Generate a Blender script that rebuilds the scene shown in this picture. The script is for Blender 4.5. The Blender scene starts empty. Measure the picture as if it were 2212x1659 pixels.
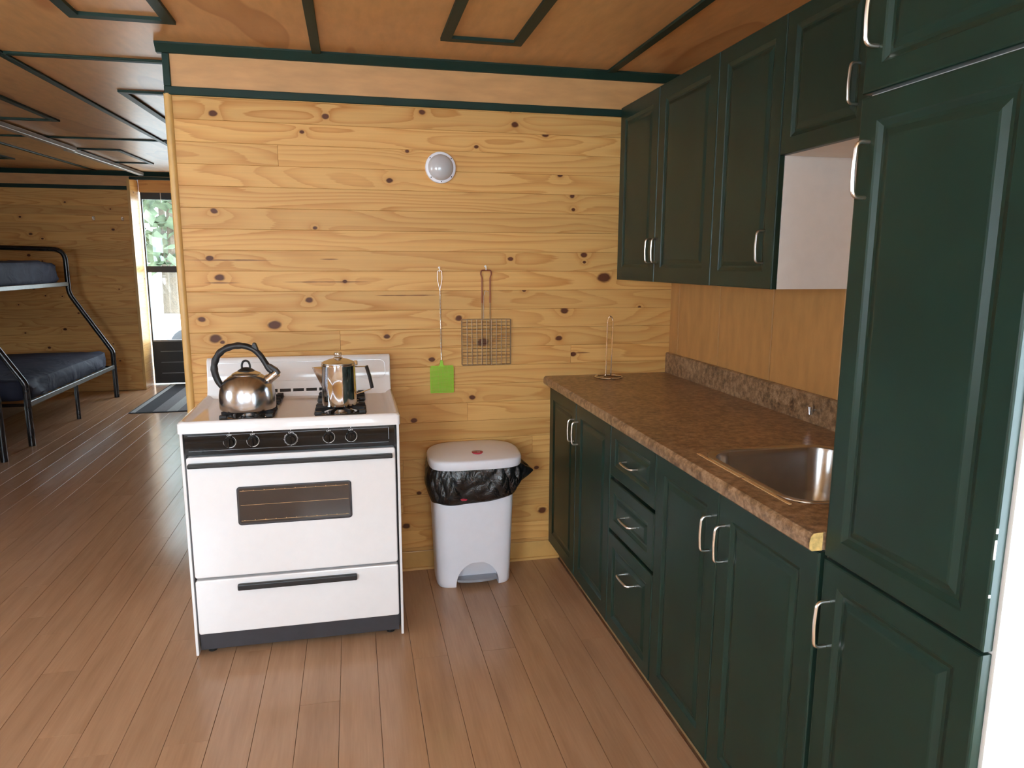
import bpy, bmesh, math, random
from mathutils import Vector, Matrix

# ------------------------------------------------------------------ camera, world, light
S = bpy.context.scene
COL = S.collection
S.view_settings.view_transform = 'Standard'
S.view_settings.look = 'None'
S.view_settings.gamma = 1.0
S.view_settings.use_curve_mapping = False
S.view_settings.exposure = -0.12
S.cycles.use_denoising = True
S.cycles.max_bounces = 8
S.cycles.diffuse_bounces = 5
S.cycles.glossy_bounces = 4
S.cycles.transparent_max_bounces = 12
S.cycles.sample_clamp_indirect = 6.0
S.cycles.caustics_reflective = False
S.cycles.caustics_refractive = False

CAM = Vector((0.1843, -3.2065, 1.4421))
YAW, PITCH, ROLL, FPX = 0.2201, -0.16928, 0.003037, 1531.28
fw = Vector((math.sin(YAW) * math.cos(PITCH), math.cos(YAW) * math.cos(PITCH), math.sin(PITCH)))
rt = Vector((math.cos(YAW), -math.sin(YAW), 0))
up = rt.cross(fw)
rt2 = rt * math.cos(ROLL) + up * math.sin(ROLL)
up2 = up * math.cos(ROLL) - rt * math.sin(ROLL)
cam = bpy.data.cameras.new('camera')
cam.sensor_width = 36.0
cam.lens = FPX * 36.0 / 2212.0
cam.clip_start = 0.02
camo = bpy.data.objects.new('camera', cam)
COL.objects.link(camo)
camo.matrix_world = Matrix((rt2, up2, -fw)).transposed().to_4x4()
camo.location = CAM
S.camera = camo

world = bpy.data.worlds.new('sky')
S.world = world
world.use_nodes = True
wb = world.node_tree.nodes['Background']
wb.inputs[0].default_value = (0.74, 0.89, 1.0, 1)
wb.inputs[1].default_value = 14.0

# daylight that comes through the room's windows: (name, centre, facing, width, height, power)
XR, XL, YREAR, YFAR = 1.695, -3.75, -4.60, 5.50
WINDOWS = [
    ('rear', (-1.70, YREAR, 1.45), (0, 1, 0), 1.30, 1.10, 66),
    ('rear', (0.25, YREAR, 1.45), (0, 1, 0), 1.30, 1.10, 8),
    ('left', (XL, -1.60, 1.45), (1, 0, 0), 1.40, 1.10, 10),
    ('right', (XR, -3.25, 1.15), (-1, 0, 0), 1.10, 1.70, 24),
]
for i, (side, c, n, w, h, e) in enumerate(WINDOWS):
    ld = bpy.data.lights.new('daylight', 'AREA')
    ld.shape = 'RECTANGLE'
    ld.size, ld.size_y = w * 0.96, h * 0.96
    ld.energy = e
    ld.color = (0.67, 0.86, 1.0)
    lo = bpy.data.objects.new('window_%s_%d_offscreen' % (side, i + 1) if side == 'rear' else 'window_%s_offscreen' % side, ld)
    COL.objects.link(lo)
    lo.location = Vector(c) + Vector(n) * 0.02
    lo.rotation_euler = Vector(n).to_track_quat('-Z', 'Z').to_euler()

# ------------------------------------------------------------------ helpers
rnd = random.Random(7)


class MB:
    def __init__(s):
        s.v, s.f = [], []

    def add(s, vs, fs):
        o = len(s.v)
        s.v += [tuple(p) for p in vs]
        s.f += [tuple(i + o for i in f) for f in fs]
        return s

    def box(s, x0, x1, y0, y1, z0, z1):
        vs = [(x, y, z) for z in (z0, z1) for y in (y0, y1) for x in (x0, x1)]
        return s.add(vs, [(0, 2, 3, 1), (4, 5, 7, 6), (0, 1, 5, 4), (2, 6, 7, 3), (0, 4, 6, 2), (1, 3, 7, 5)])

    def hexa(s, bottom, top):
        return s.add(list(bottom) + list(top), [(3, 2, 1, 0), (4, 5, 6, 7), (0, 1, 5, 4), (1, 2, 6, 5), (2, 3, 7, 6), (3, 0, 4, 7)])

    def prism(s, poly, a, b, axis):
        """poly: 2D outline (counter-clockwise seen from +axis); extruded from a to b along axis"""
        def P(p, t):
            return {'x': (t, p[0], p[1]), 'y': (p[0], t, p[1]), 'z': (p[0], p[1], t)}[axis]
        n = len(poly)
        vs = [P(p, a) for p in poly] + [P(p, b) for p in poly]
        fs = [tuple(range(n - 1, -1, -1)), tuple(range(n, 2 * n))] + [(i, (i + 1) % n, n + (i + 1) % n, n + i) for i in range(n)]
        return s.add(vs, fs)

    def rings(s, rings, cap0=True, cap1=True, closed=True):
        n = len(rings[0])
        vs = [p for r in rings for p in r]
        fs = []
        for j in range(len(rings) - 1):
            for i in range(n if closed else n - 1):
                k = (i + 1) % n
                fs.append((j * n + i, j * n + k, (j + 1) * n + k, (j + 1) * n + i))
        if cap0:
            fs.append(tuple(range(n - 1, -1, -1)))
        if cap1:
            fs.append(tuple((len(rings) - 1) * n + i for i in range(n)))
        return s.add(vs, fs)

    def lathe(s, prof, c=(0, 0, 0), n=32, axis='z', cap0=True, cap1=True):
        rs = []
        for r, h in prof:
            ring = []
            for i in range(n):
                a = 2 * math.pi * i / n
                u, w = r * math.cos(a), r * math.sin(a)
                if axis == 'z':
                    p = (c[0] + u, c[1] + w, c[2] + h)
                elif axis == 'y':      # h measured towards -y
                    p = (c[0] + u, c[1] - h, c[2] + w)
                else:                  # h measured towards -x
                    p = (c[0] - h, c[1] - u, c[2] + w)
                ring.append(p)
            rs.append(ring)
        return s.rings(rs, cap0, cap1)

    def tube(s, path, r, n=8, closed=False, flat=1.0, flat_axis=None):
        pts = [Vector(p) for p in path]
        m = len(pts)
        rad = r if isinstance(r, (list, tuple)) else [r] * m
        tang = []
        for i in range(m):
            a = pts[(i - 1) % m] if (closed or i > 0) else pts[i]
            b = pts[(i + 1) % m] if (closed or i < m - 1) else pts[i]
            tang.append((b - a).normalized())
        ref = Vector(flat_axis) if flat_axis else (Vector((0, 0, 1)) if abs(tang[0].z) < 0.9 else Vector((1, 0, 0)))
        rs = []
        for i in range(m):
            t = tang[i]
            if not flat_axis and i:
                q = tang[i - 1].rotation_difference(t)
                ref = q @ ref
            u = (ref - t * ref.dot(t)).normalized()
            w = t.cross(u)
            rs.append([tuple(pts[i] + (u * math.cos(2 * math.pi * k / n) * flat + w * math.sin(2 * math.pi * k / n)) * rad[i]) for k in range(n)])
        if closed:
            rs.append(rs[0])
            return s.rings(rs, False, False)
        return s.rings(rs)


def fillet(pts, r, k=5):
    """round the inner corners of a polyline"""
    pts = [Vector(p) for p in pts]
    out = [pts[0]]
    for i in range(1, len(pts) - 1):
        a, b, c = pts[i - 1], pts[i], pts[i + 1]
        d1, d2 = (a - b), (c - b)
        q = min(r, d1.length * 0.49, d2.length * 0.49)
        p1, p2 = b + d1.normalized() * q, b + d2.normalized() * q
        for j in range(k + 1):
            t = j / k
            out.append(p1 * (1 - t) ** 2 + b * 2 * t * (1 - t) + p2 * t ** 2)
    out.append(pts[-1])
    return out


def rrect(x0, x1, y0, y1, r, k=6):
    """rounded rectangle outline, counter-clockwise"""
    out = []
    for cx, cy, a0 in ((x1 - r, y1 - r, 0), (x0 + r, y1 - r, 90), (x0 + r, y0 + r, 180), (x1 - r, y0 + r, 270)):
        for j in range(k + 1):
            a = math.radians(a0 + 90 * j / k)
            out.append((cx + r * math.cos(a), cy + r * math.sin(a)))
    return out


def link(name, me, mat, parent=None, loc=None, rot=None):
    o = bpy.data.objects.new(name, me)
    COL.objects.link(o)
    if mat is not None and not me.materials:
        me.materials.append(mat)
    if parent is not None:
        o.parent = parent
    if loc is not None:
        o.location = loc
    if rot is not None:
        o.rotation_euler = rot
    return o


def obj(name, mb, mat, parent=None, loc=None, rot=None, smooth=False, bevel=0.0, seg=2, rel=True):
    """one mesh object; vertices are given in world coordinates when the parent sits at its own base (rel) and no loc is set"""
    me = bpy.data.meshes.new(name)
    off = Vector((0, 0, 0))
    if parent is not None and loc is None and rel:
        q = parent
        while q is not None:
            off += q.location
            q = q.parent
    me.from_pydata([tuple(Vector(v) - off) for v in mb.v] if off.length else mb.v, [], mb.f)
    bm = bmesh.new()
    bm.from_mesh(me)
    bmesh.ops.recalc_face_normals(bm, faces=bm.faces)
    bm.to_mesh(me)
    bm.free()
    if smooth:
        for p in me.polygons:
            p.use_smooth = True
        try:
            me.set_sharp_from_angle(angle=math.radians(38))
        except Exception:
            pass
    o = link(name, me, mat, parent, loc, rot)
    if bevel:
        b = o.modifiers.new('bevel', 'BEVEL')
        b.width, b.segments, b.limit_method = bevel, seg, 'ANGLE'
        b.angle_limit = math.radians(40)
    return o


def tag(o, label, cat, group=None):
    o['label'] = label
    o['category'] = cat
    if group:
        o['group'] = group
    return o


def thing(name, label, cat, loc, group=None):
    o = bpy.data.objects.new(name, None)
    COL.objects.link(o)
    o.location = loc
    o.empty_display_size = 0.1
    return tag(o, label, cat, group)


def struct(o):
    o['kind'] = 'structure'
    return o


def copy_tree(o, parent=None):
    c = o.copy()
    COL.objects.link(c)
    c.parent = parent
    for ch in list(o.children):
        copy_tree(ch, c)
    return c


# ------------------------------------------------------------------ materials
MATS = {}


class NT:
    def __init__(s, name):
        s.m = bpy.data.materials.new(name)
        s.m.use_nodes = True
        s.t = s.m.node_tree
        s.b = s.t.nodes['Principled BSDF']
        MATS[name] = s.m

    def n(s, typ, ins=None, **kw):
        nd = s.t.nodes.new('ShaderNode' + typ)
        for k, v in kw.items():
            setattr(nd, k, v)
        for k, v in (ins or {}).items():
            if isinstance(v, bpy.types.NodeSocket):
                s.t.links.new(v, nd.inputs[k])
            else:
                nd.inputs[k].default_value = v
        return nd

    def math(s, op, a, b=None, c=None, clamp=False):
        ins = {0: a}
        if b is not None:
            ins[1] = b
        if c is not None:
            ins[2] = c
        nd = s.n('Math', ins, operation=op)
        nd.use_clamp = clamp
        return nd.outputs[0]

    def mix(s, fac, a, b):
        nd = s.n('Mix', data_type='RGBA')
        for k, v in ((0, fac), (6, a), (7, b)):
            if isinstance(v, bpy.types.NodeSocket):
                s.t.links.new(v, nd.inputs[k])
            else:
                nd.inputs[k].default_value = v if k == 0 else (*v, 1)
        return nd.outputs[2]

    def ramp(s, fac, stops, interp='LINEAR'):
        nd = s.n('ValToRGB', {0: fac})
        cr = nd.color_ramp
        cr.interpolation = interp
        while len(cr.elements) < len(stops):
            cr.elements.new(0.5)
        for e, (p, c) in zip(cr.elements, stops):
            e.position = p
            e.color = (*c, 1) if len(c) == 3 else c
        return nd.outputs[0]

    def set(s, **kw):
        for k, v in kw.items():
            k = {'color': 'Base Color', 'rough': 'Roughness', 'metal': 'Metallic', 'spec': 'Specular IOR Level', 'coat': 'Coat Weight',
                 'coatr': 'Coat Roughness', 'normal': 'Normal', 'trans': 'Transmission Weight', 'ior': 'IOR', 'sheen': 'Sheen Weight', 'sss': 'Subsurface Weight'}[k]
            if isinstance(v, bpy.types.NodeSocket):
                s.t.links.new(v, s.b.inputs[k])
            else:
                s.b.inputs[k].default_value = (*v, 1) if isinstance(v, tuple) and len(v) == 3 else v
        return s.m

    def objco(s):
        return s.n('TexCoord').outputs['Object']

    def attr(s, name, out='Fac'):
        return s.n('Attribute', attribute_type='OBJECT', attribute_name=name).outputs[out]

    def bump(s, h, strength, dist=0.01):
        return s.n('Bump', {'Height': h, 'Strength': strength, 'Distance': dist}).outputs[0]


def plain(name, color, rough=0.5, metal=0.0, spec=0.5, var=0.06, scale=30.0, bump=0.0, coat=0.0):
    t = NT(name)
    no = t.n('TexNoise', {'Vector': t.objco(), 'Scale': scale, 'Detail': 3.0}).outputs[0]
    lo = tuple(c * (1 - var) for c in color)
    hi = tuple(min(1, c * (1 + var)) for c in color)
    t.set(color=t.ramp(no, [(0.3, lo), (0.7, hi)]), rough=rough, metal=metal, spec=spec, coat=coat)
    if bump:
        t.set(normal=t.bump(no, bump, 0.002))
    return t.m


def pine_material(name, pale, mid, dark, knot=(0.105, 0.032, 0.012), rough=0.45):
    t = NT(name)
    co = t.objco()
    sep = t.n('SeparateXYZ', {0: co})
    x, z = sep.outputs[0], sep.outputs[2]
    seed = t.attr('seed')
    tone = t.attr('tone')
    # warp so that grain flows
    q = t.n('CombineXYZ', {0: t.math('MULTIPLY', x, 0.75), 1: t.math('MULTIPLY', seed, 17.31), 2: t.math('MULTIPLY', z, 6.5)})
    n1 = t.n('TexNoise', {'Vector': q.outputs[0], 'Scale': 1.25, 'Detail': 1.2, 'Roughness': 0.45}).outputs[0]
    field = t.math('MULTIPLY', n1, 11.0)
    field = t.math('ADD', field, t.math('MULTIPLY', z, 14.0))
    wob = t.n('TexNoise', {'Vector': t.n('CombineXYZ', {0: t.math('MULTIPLY', x, 14.0), 1: seed, 2: t.math('MULTIPLY', z, 40.0)}).outputs[0], 'Scale': 1.0, 'Detail': 2.0}).outputs[0]
    kmask = None
    halo = None
    for k in range(4):
        ks = t.n('SeparateXYZ', {0: t.attr('k%d' % k, 'Vector')})
        kx, kz, kr = ks.outputs
        dx = t.math('MULTIPLY', t.math('SUBTRACT', x, kx), 0.72)
        dz = t.math('SUBTRACT', z, kz)
        d = t.math('SQRT', t.math('ADD', t.math('MULTIPLY', dx, dx), t.math('MULTIPLY', dz, dz)))
        d = t.math('DIVIDE', d, t.math('MAXIMUM', kr, 0.00001))
        dw = t.math('ADD', d, t.math('MULTIPLY', t.math('SUBTRACT', wob, 0.5), 0.9))
        m = t.math('SUBTRACT', 1.0, t.math('DIVIDE', t.math('SUBTRACT', dw, 0.75), 0.4), clamp=True)
        h = t.math('POWER', 2.718, t.math('MULTIPLY', d, -0.62))
        kmask = m if kmask is None else t.math('MAXIMUM', kmask, m)
        halo = h if halo is None else t.math('MAXIMUM', halo, h)
    field = t.math('ADD', field, t.math('MULTIPLY', halo, 2.4))
    ring = t.math('FRACT', field)
    fine = t.n('TexNoise', {'Vector': t.n('CombineXYZ', {0: t.math('MULTIPLY', x, 5.0), 1: seed, 2: t.math('MULTIPLY', z, 260.0)}).outputs[0], 'Scale': 1.0, 'Detail': 2.0}).outputs[0]
    rr = t.math('ADD', ring, t.math('MULTIPLY', t.math('SUBTRACT', fine, 0.5), 0.25))
    colr = t.ramp(rr, [(0.0, pale), (0.38, pale), (0.72, mid), (0.94, dark), (1.0, pale)])
    # weaken the rings where a slow mask says so
    soft = t.n('TexNoise', {'Vector': t.n('CombineXYZ', {0: t.math('MULTIPLY', x, 1.1), 1: t.math('MULTIPLY', seed, 5.7), 2: t.math('MULTIPLY', z, 9.0)}).outputs[0], 'Scale': 1.0, 'Detail': 1.0}).outputs[0]
    base = t.mix(t.math('MULTIPLY_ADD', soft, 1.2, -0.02, clamp=True), pale, (0.5, 0.5, 0.5))
    t.t.links.new(colr, base.node.inputs[7])
    fl = t.n('TexNoise', {'Vector': t.n('CombineXYZ', {0: t.math('MULTIPLY', x, 2.0), 1: seed, 2: t.math('MULTIPLY', z, 120.0)}).outputs[0], 'Scale': 1.0, 'Detail': 3.0}).outputs[0]
    hsv = t.n('HueSaturation', {'Hue': 0.5, 'Saturation': 1.0, 'Value': t.math('MULTIPLY', t.math('ADD', 0.9, t.math('MULTIPLY', tone, 0.2)), t.math('MULTIPLY_ADD', fl, 0.22, 0.89)), 'Color': base})
    col = t.mix(t.math('MULTIPLY', halo, 0.55, clamp=True), (0, 0, 0), dark)
    t.t.links.new(hsv.outputs[0], col.node.inputs[6])
    # pitch streaks: (x0, x1, z)
    smask = None
    for k in range(2):
        ss = t.n('SeparateXYZ', {0: t.attr('s%d' % k, 'Vector')})
        a, b, c = ss.outputs
        half = t.math('MAXIMUM', t.math('MULTIPLY', t.math('SUBTRACT', b, a), 0.5), 0.00001)
        mid_ = t.math('MULTIPLY', t.math('ADD', a, b), 0.5)
        u = t.math('DIVIDE', t.math('ABSOLUTE', t.math('SUBTRACT', x, mid_)), half)
        width = t.math('MULTIPLY', t.math('MAXIMUM', t.math('SUBTRACT', 1.0, t.math('POWER', u, 2.0)), 0.0), t.math('MULTIPLY_ADD', wob, 0.0065, -0.0005))
        inside = t.math('LESS_THAN', t.math('ABSOLUTE', t.math('SUBTRACT', z, c)), width)
        inside = t.math('MULTIPLY', inside, t.math('GREATER_THAN', half, 0.001))
        smask = inside if smask is None else t.math('MAXIMUM', smask, inside)
    col2 = t.mix(t.math('MULTIPLY', smask, 0.75), (0, 0, 0), (0.16, 0.055, 0.022))
    t.t.links.new(col, col2.node.inputs[6])
    col3 = t.mix(kmask, (0, 0, 0), knot)
    t.t.links.new(col2, col3.node.inputs[6])
    t.set(color=col3, rough=rough, spec=0.25)
    return t.m


PINE = pine_material('pine_boards', (0.68, 0.388, 0.132), (0.60, 0.295, 0.085), (0.48, 0.20, 0.044))


def ply_material(name, base, flame, rough=0.36, along='y', bumpy=0.0, flame_at=0.60):
    t = NT(name)
    sep = t.n('SeparateXYZ', {0: t.objco()})
    X, Y, Z = sep.outputs
    sc = {'y': (2.2, 0.55, 2.2), 'z': (2.0, 2.0, 0.6), 'x': (0.5, 2.0, 2.0)}[along]
    v = t.n('CombineXYZ', {0: t.math('MULTIPLY', X, sc[0]), 1: t.math('MULTIPLY', Y, sc[1]), 2: t.math('MULTIPLY', Z, sc[2])}).outputs[0]
    n1 = t.n('TexNoise', {'Vector': v, 'Scale': 1.6, 'Detail': 1.0, 'Roughness': 0.4}).outputs[0]
    n2 = t.n('TexNoise', {'Vector': v, 'Scale': 14.0, 'Detail': 4.0}).outputs[0]
    fl = t.ramp(n1, [(flame_at, (0, 0, 0)), (flame_at + 0.012, (1, 1, 1)), (flame_at + 0.09, (0.35, 0.35, 0.35))])
    lo = tuple(c * 0.88 for c in base)
    hi = tuple(c * 1.1 for c in base)
    c0 = t.ramp(n2, [(0.3, lo), (0.7, hi)])
    c1 = t.mix(0.0, (0, 0, 0), flame)
    t.t.links.new(c0, c1.node.inputs[6])
    t.t.links.new(t.math('MULTIPLY', fl, 0.9), c1.node.inputs[0])
    t.set(color=c1, rough=rough, spec=0.5)
    if bumpy:
        n3 = t.n('TexNoise', {'Vector': t.objco(), 'Scale': 7.0, 'Detail': 2.0}).outputs[0]
        t.set(normal=t.bump(n3, bumpy, 0.02))
    return t.m


PLY_CEIL = ply_material('ceiling_plywood', (0.57, 0.305, 0.120), (0.40, 0.175, 0.055), 0.33, 'y', 0.06)
PLY_FRIEZE = ply_material('frieze_plywood', (0.57, 0.305, 0.120), (0.40, 0.175, 0.055), 0.45, 'x', 0.0, 0.68)
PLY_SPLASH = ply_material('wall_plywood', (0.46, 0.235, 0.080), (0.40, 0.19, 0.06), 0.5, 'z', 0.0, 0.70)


def laminate_material():
    t = NT('floor_laminate')
    sep = t.n('SeparateXYZ', {0: t.objco()})
    x, y = sep.outputs[0], sep.outputs[1]
    seed, tone = t.attr('seed'), t.attr('tone')
    v = t.n('CombineXYZ', {0: t.math('MULTIPLY', x, 1.6), 1: t.math('MULTIPLY', y, 14.0), 2: t.math('MULTIPLY', seed, 9.0)}).outputs[0]
    n1 = t.n('TexNoise', {'Vector': v, 'Scale': 1.4, 'Detail': 3.0, 'Roughness': 0.6}).outputs[0]
    v2 = t.n('CombineXYZ', {0: t.math('MULTIPLY', x, 7.0), 1: t.math('MULTIPLY', y, 150.0), 2: seed}).outputs[0]
    n2 = t.n('TexNoise', {'Vector': v2, 'Scale': 1.0, 'Detail': 2.0}).outputs[0]
    c = t.ramp(n1, [(0.2, (0.35, 0.198, 0.112)), (0.5, (0.425, 0.25, 0.148)), (0.85, (0.48, 0.295, 0.18))])
    hsv = t.n('HueSaturation', {'Value': t.math('MULTIPLY', t.math('MULTIPLY_ADD', tone, 0.10, 0.95), t.math('MULTIPLY_ADD', n2, 0.2, 0.9)), 'Color': c})
    t.set(color=hsv.outputs[0], rough=t.math('MULTIPLY_ADD', n2, 0.05, 0.16), spec=0.5)
    return t.m


LAM = laminate_material()


def counter_material(name='counter_laminate'):
    t = NT(name)
    co = t.objco()
    n1 = t.n('TexNoise', {'Vector': co, 'Scale': 13.0, 'Detail': 6.0, 'Roughness': 0.7, 'Distortion': 0.5}).outputs[0]
    n2 = t.n('TexNoise', {'Vector': co, 'Scale': 48.0, 'Detail': 4.0, 'Roughness': 0.7}).outputs[0]
    n3 = t.n('TexNoise', {'Vector': co, 'Scale': 4.0, 'Detail': 3.0}).outputs[0]
    c1 = t.ramp(n1, [(0.34, (0.085, 0.046, 0.020)), (0.5, (0.215, 0.125, 0.060)), (0.64, (0.37, 0.235, 0.13))])
    c2 = t.ramp(n2, [(0.38, (0.045, 0.026, 0.02)), (0.5, (0.25, 0.15, 0.085)), (0.62, (0.48, 0.33, 0.22))])
    c = t.mix(0.5, (0, 0, 0), (0, 0, 0))
    t.t.links.new(c1, c.node.inputs[6])
    t.t.links.new(c2, c.node.inputs[7])
    t.set(color=c, rough=0.28, spec=0.5)
    return t.m


COUNTER = counter_material()
SUBFLOOR = plain('subfloor_board', (0.40, 0.25, 0.14), 0.7, var=0.1)
GREEN = plain('dark_green_paint', (0.0085, 0.0275, 0.0195), 0.36, spec=0.36, var=0.12, scale=6)
TRIMG = plain('green_trim_paint', (0.0085, 0.0275, 0.0195), 0.5, spec=0.25, var=0.1, scale=8)
WHITE = plain('white_melamine', (0.80, 0.77, 0.74), 0.4, var=0.02)
ENAMEL = plain('white_enamel', (0.84, 0.84, 0.86), 0.13, var=0.01, coat=0.4)
BLACKG = plain('black_gloss', (0.008, 0.007, 0.007), 0.14, var=0.1, spec=0.3)
BLACKM = plain('black_matte', (0.014, 0.013, 0.014), 0.45, var=0.15)
IRON = plain('cast_iron', (0.015, 0.013, 0.014), 0.42, var=0.2, scale=80, bump=0.2)
CHARC = plain('charcoal_plate', (0.035, 0.035, 0.042), 0.4, var=0.1)
NICKEL = plain('brushed_nickel', (0.78, 0.74, 0.70), 0.28, 1.0, var=0.03)
CHROME = plain('chrome', (0.82, 0.82, 0.83), 0.08, 1.0, var=0.02)
STEEL = plain('kettle_steel', (0.60, 0.63, 0.68), 0.22, 1.0, var=0.03)
POLISH = plain('polished_steel', (0.66, 0.68, 0.72), 0.07, 1.0, var=0.02)
SINKM = plain('sink_steel', (0.50, 0.50, 0.50), 0.24, 1.0, var=0.04)
PLASTIC = plain('white_plastic', (0.85, 0.86, 0.94), 0.32, var=0.01)
GREYP = plain('grey_plastic', (0.30, 0.32, 0.36), 0.45, var=0.05)
LIME = plain('lime_green_plastic', (0.27, 0.55, 0.015), 0.4, var=0.05)
REDCOAT = plain('red_brown_coating', (0.25, 0.055, 0.02), 0.45, var=0.1)
WIRE = plain('aged_wire', (0.30, 0.20, 0.12), 0.4, 0.7, var=0.15)
TUBE = plain('black_tube_steel', (0.016, 0.014, 0.015), 0.22, var=0.1)
RAILM = plain('grey_rail_steel', (0.17, 0.17, 0.15), 0.4, 0.3, var=0.1)
GALV = plain('galvanised_channel', (0.42, 0.41, 0.38), 0.35, 0.4, var=0.08)
FROST = plain('frosted_diffuser', (0.52, 0.51, 0.52), 0.22, var=0.03, coat=0.5)
PARTICLE = plain('raw_particle_board', (0.66, 0.47, 0.17), 0.8, var=0.25, scale=90)
TAN = plain('tan_tape', (0.70, 0.46, 0.22), 0.5, var=0.08)
PINETRIM = plain('pine_moulding', (0.62, 0.37, 0.12), 0.38, var=0.08, scale=12)
STICKR = plain('red_sticker', (0.45, 0.03, 0.06), 0.4, var=0.03)
STICKG = plain('lilac_sticker', (0.42, 0.36, 0.46), 0.4, var=0.03)
PRINT = plain('white_print', (0.85, 0.85, 0.85), 0.5, var=0.01)
TOE = plain('toe_kick_board', (0.30, 0.18, 0.08), 0.6, var=0.1)
MATG = [plain('mat_black', (0.018, 0.018, 0.02), 0.95, var=0.2, scale=150), plain('mat_dark_grey', (0.022, 0.022, 0.026), 0.95, var=0.2, scale=150),
        plain('mat_mid_grey', (0.17, 0.165, 0.17), 0.95, var=0.2, scale=150), plain('mat_light_grey', (0.34, 0.35, 0.34), 0.95, var=0.2, scale=150)]


def sheet_material():
    t = NT('slate_blue_sheet')
    co = t.objco()
    n = t.n('TexNoise', {'Vector': co, 'Scale': 3.0, 'Detail': 3.0, 'Distortion': 1.2}).outputs[0]
    t.set(color=t.ramp(n, [(0.3, (0.020, 0.024, 0.044)), (0.7, (0.036, 0.041, 0.070))]), rough=0.75, spec=0.2, normal=t.bump(n, 0.5, 0.05))
    return t.m


SHEET = sheet_material()


def bag_material():
    t = NT('black_bag_plastic')
    n = t.n('TexNoise', {'Vector': t.objco(), 'Scale': 26.0, 'Detail': 4.0, 'Roughness': 0.65, 'Distortion': 1.5}).outputs[0]
    t.set(color=t.ramp(n, [(0.3, (0.005, 0.005, 0.006)), (0.7, (0.012, 0.012, 0.013))]), spec=0.8, rough=0.27, normal=t.bump(n, 0.5, 0.012))
    return t.m


BAG = bag_material()


def clear_glass(name, tint=(1, 1, 1), refl=0.04):
    m = bpy.data.materials.new(name)
    m.use_nodes = True
    nt = m.node_tree
    nt.nodes.clear()
    out = nt.nodes.new('ShaderNodeOutputMaterial')
    tr = nt.nodes.new('ShaderNodeBsdfTransparent')
    tr.inputs[0].default_value = (*tint, 1)
    gl = nt.nodes.new('ShaderNodeBsdfGlossy')
    gl.inputs['Roughness'].default_value = 0.02
    mx = nt.nodes.new('ShaderNodeMixShader')
    mx.inputs[0].default_value = refl
    nt.links.new(tr.outputs[0], mx.inputs[1])
    nt.links.new(gl.outputs[0], mx.inputs[2])
    nt.links.new(mx.outputs[0], out.inputs[0])
    return m


PANE = clear_glass('window_glass')
KNOBGLASS = clear_glass('knob_glass', (0.85, 0.82, 0.75), 0.18)
OVENGLASS = plain('oven_glass', (0.035, 0.032, 0.032), 0.06, var=0.05, spec=1.0)

# ------------------------------------------------------------------ the room
GC = 0.023


def zc(y):
    return 2.29 if y < 0.27 else 2.29 + GC * (y - 0.27)


# floor: sub-floor with individual laminate planks running away from the camera
floor = struct(obj('floor', MB().box(XL, XR, YREAR, 5.9, -0.06, -0.0105), SUBFLOOR))
floor['seed'] = 0.3
floor['tone'] = 0.5
PW, PL = 0.1293, 1.285
plank_me = {}


def plank_mesh(L, W):
    key = (round(L, 3), round(W, 3))
    if key not in plank_me:
        c, h, l = 0.0004, 0.011, L / 2 - 0.0004
        w = W / 2 - 0.0008
        mb = MB()
        mb.hexa([(-l, -w, -h), (l, -w, -h), (l, w, -h), (-l, w, -h)], [(-l, -w, -c * 0.6), (l, -w, -c * 0.6), (l, w, -c * 0.6), (-l, w, -c * 0.6)])
        b = len(mb.v)
        mb.v += [(-l + c, -w + c, 0), (l - c, -w + c, 0), (l - c, w - c, 0), (-l + c, w - c, 0)]
        mb.f.remove((4, 5, 6, 7))
        mb.f += [(b, b + 1, b + 2, b + 3), (4, 5, b + 1, b), (5, 6, b + 2, b + 1), (6, 7, b + 3, b + 2), (7, 4, b, b + 3)]
        me = bpy.data.meshes.new('plank')
        me.from_pydata(mb.v, [], mb.f)
        me.materials.append(LAM)
        plank_me[key] = me
    return plank_me[key]


X0 = -0.4195
for i in range(-21, 12):
    xc = X0 + (i + 0.5) * PW
    if xc < -2.95 or xc > 1.28:
        continue
    off = rnd.choice([0.0, 0.32, 0.64, 0.96, 0.2, 0.5, 0.8, 1.1])
    y = -3.35 - off
    yend = 5.86 if -2.2 < xc < -1.1 else 5.49
    while y < yend - 0.02:
        a, b = max(y, -3.0), min(y + PL, yend)
        if b - a > 0.05:
            p = link('plank', plank_mesh(b - a, PW), None, floor, (xc, (a + b) / 2, 0), (0, 0, math.pi / 2))
            p['seed'] = rnd.random() * 10
            p['tone'] = rnd.random()
        y += PL

# ceiling: plywood sheets with green battens
def slab(x0, x1, y0, y1, top, bot, split=True):
    """sheet under the (slightly rising) ceiling; top/bot are offsets from the ceiling line"""
    mb = MB()
    ys = [y0] + ([0.27] if y0 < 0.269 and y1 > 0.271 else []) + [y1]
    for a, b in zip(ys, ys[1:]):
        za, zb = (zc(a), zc(b))
        mb.hexa([(x0, a, za + bot), (x1, a, za + bot), (x1, b, zb + bot), (x0, b, zb + bot)], [(x0, a, za + top), (x1, a, za + top), (x1, b, zb + top), (x0, b, zb + top)])
    return mb


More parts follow.
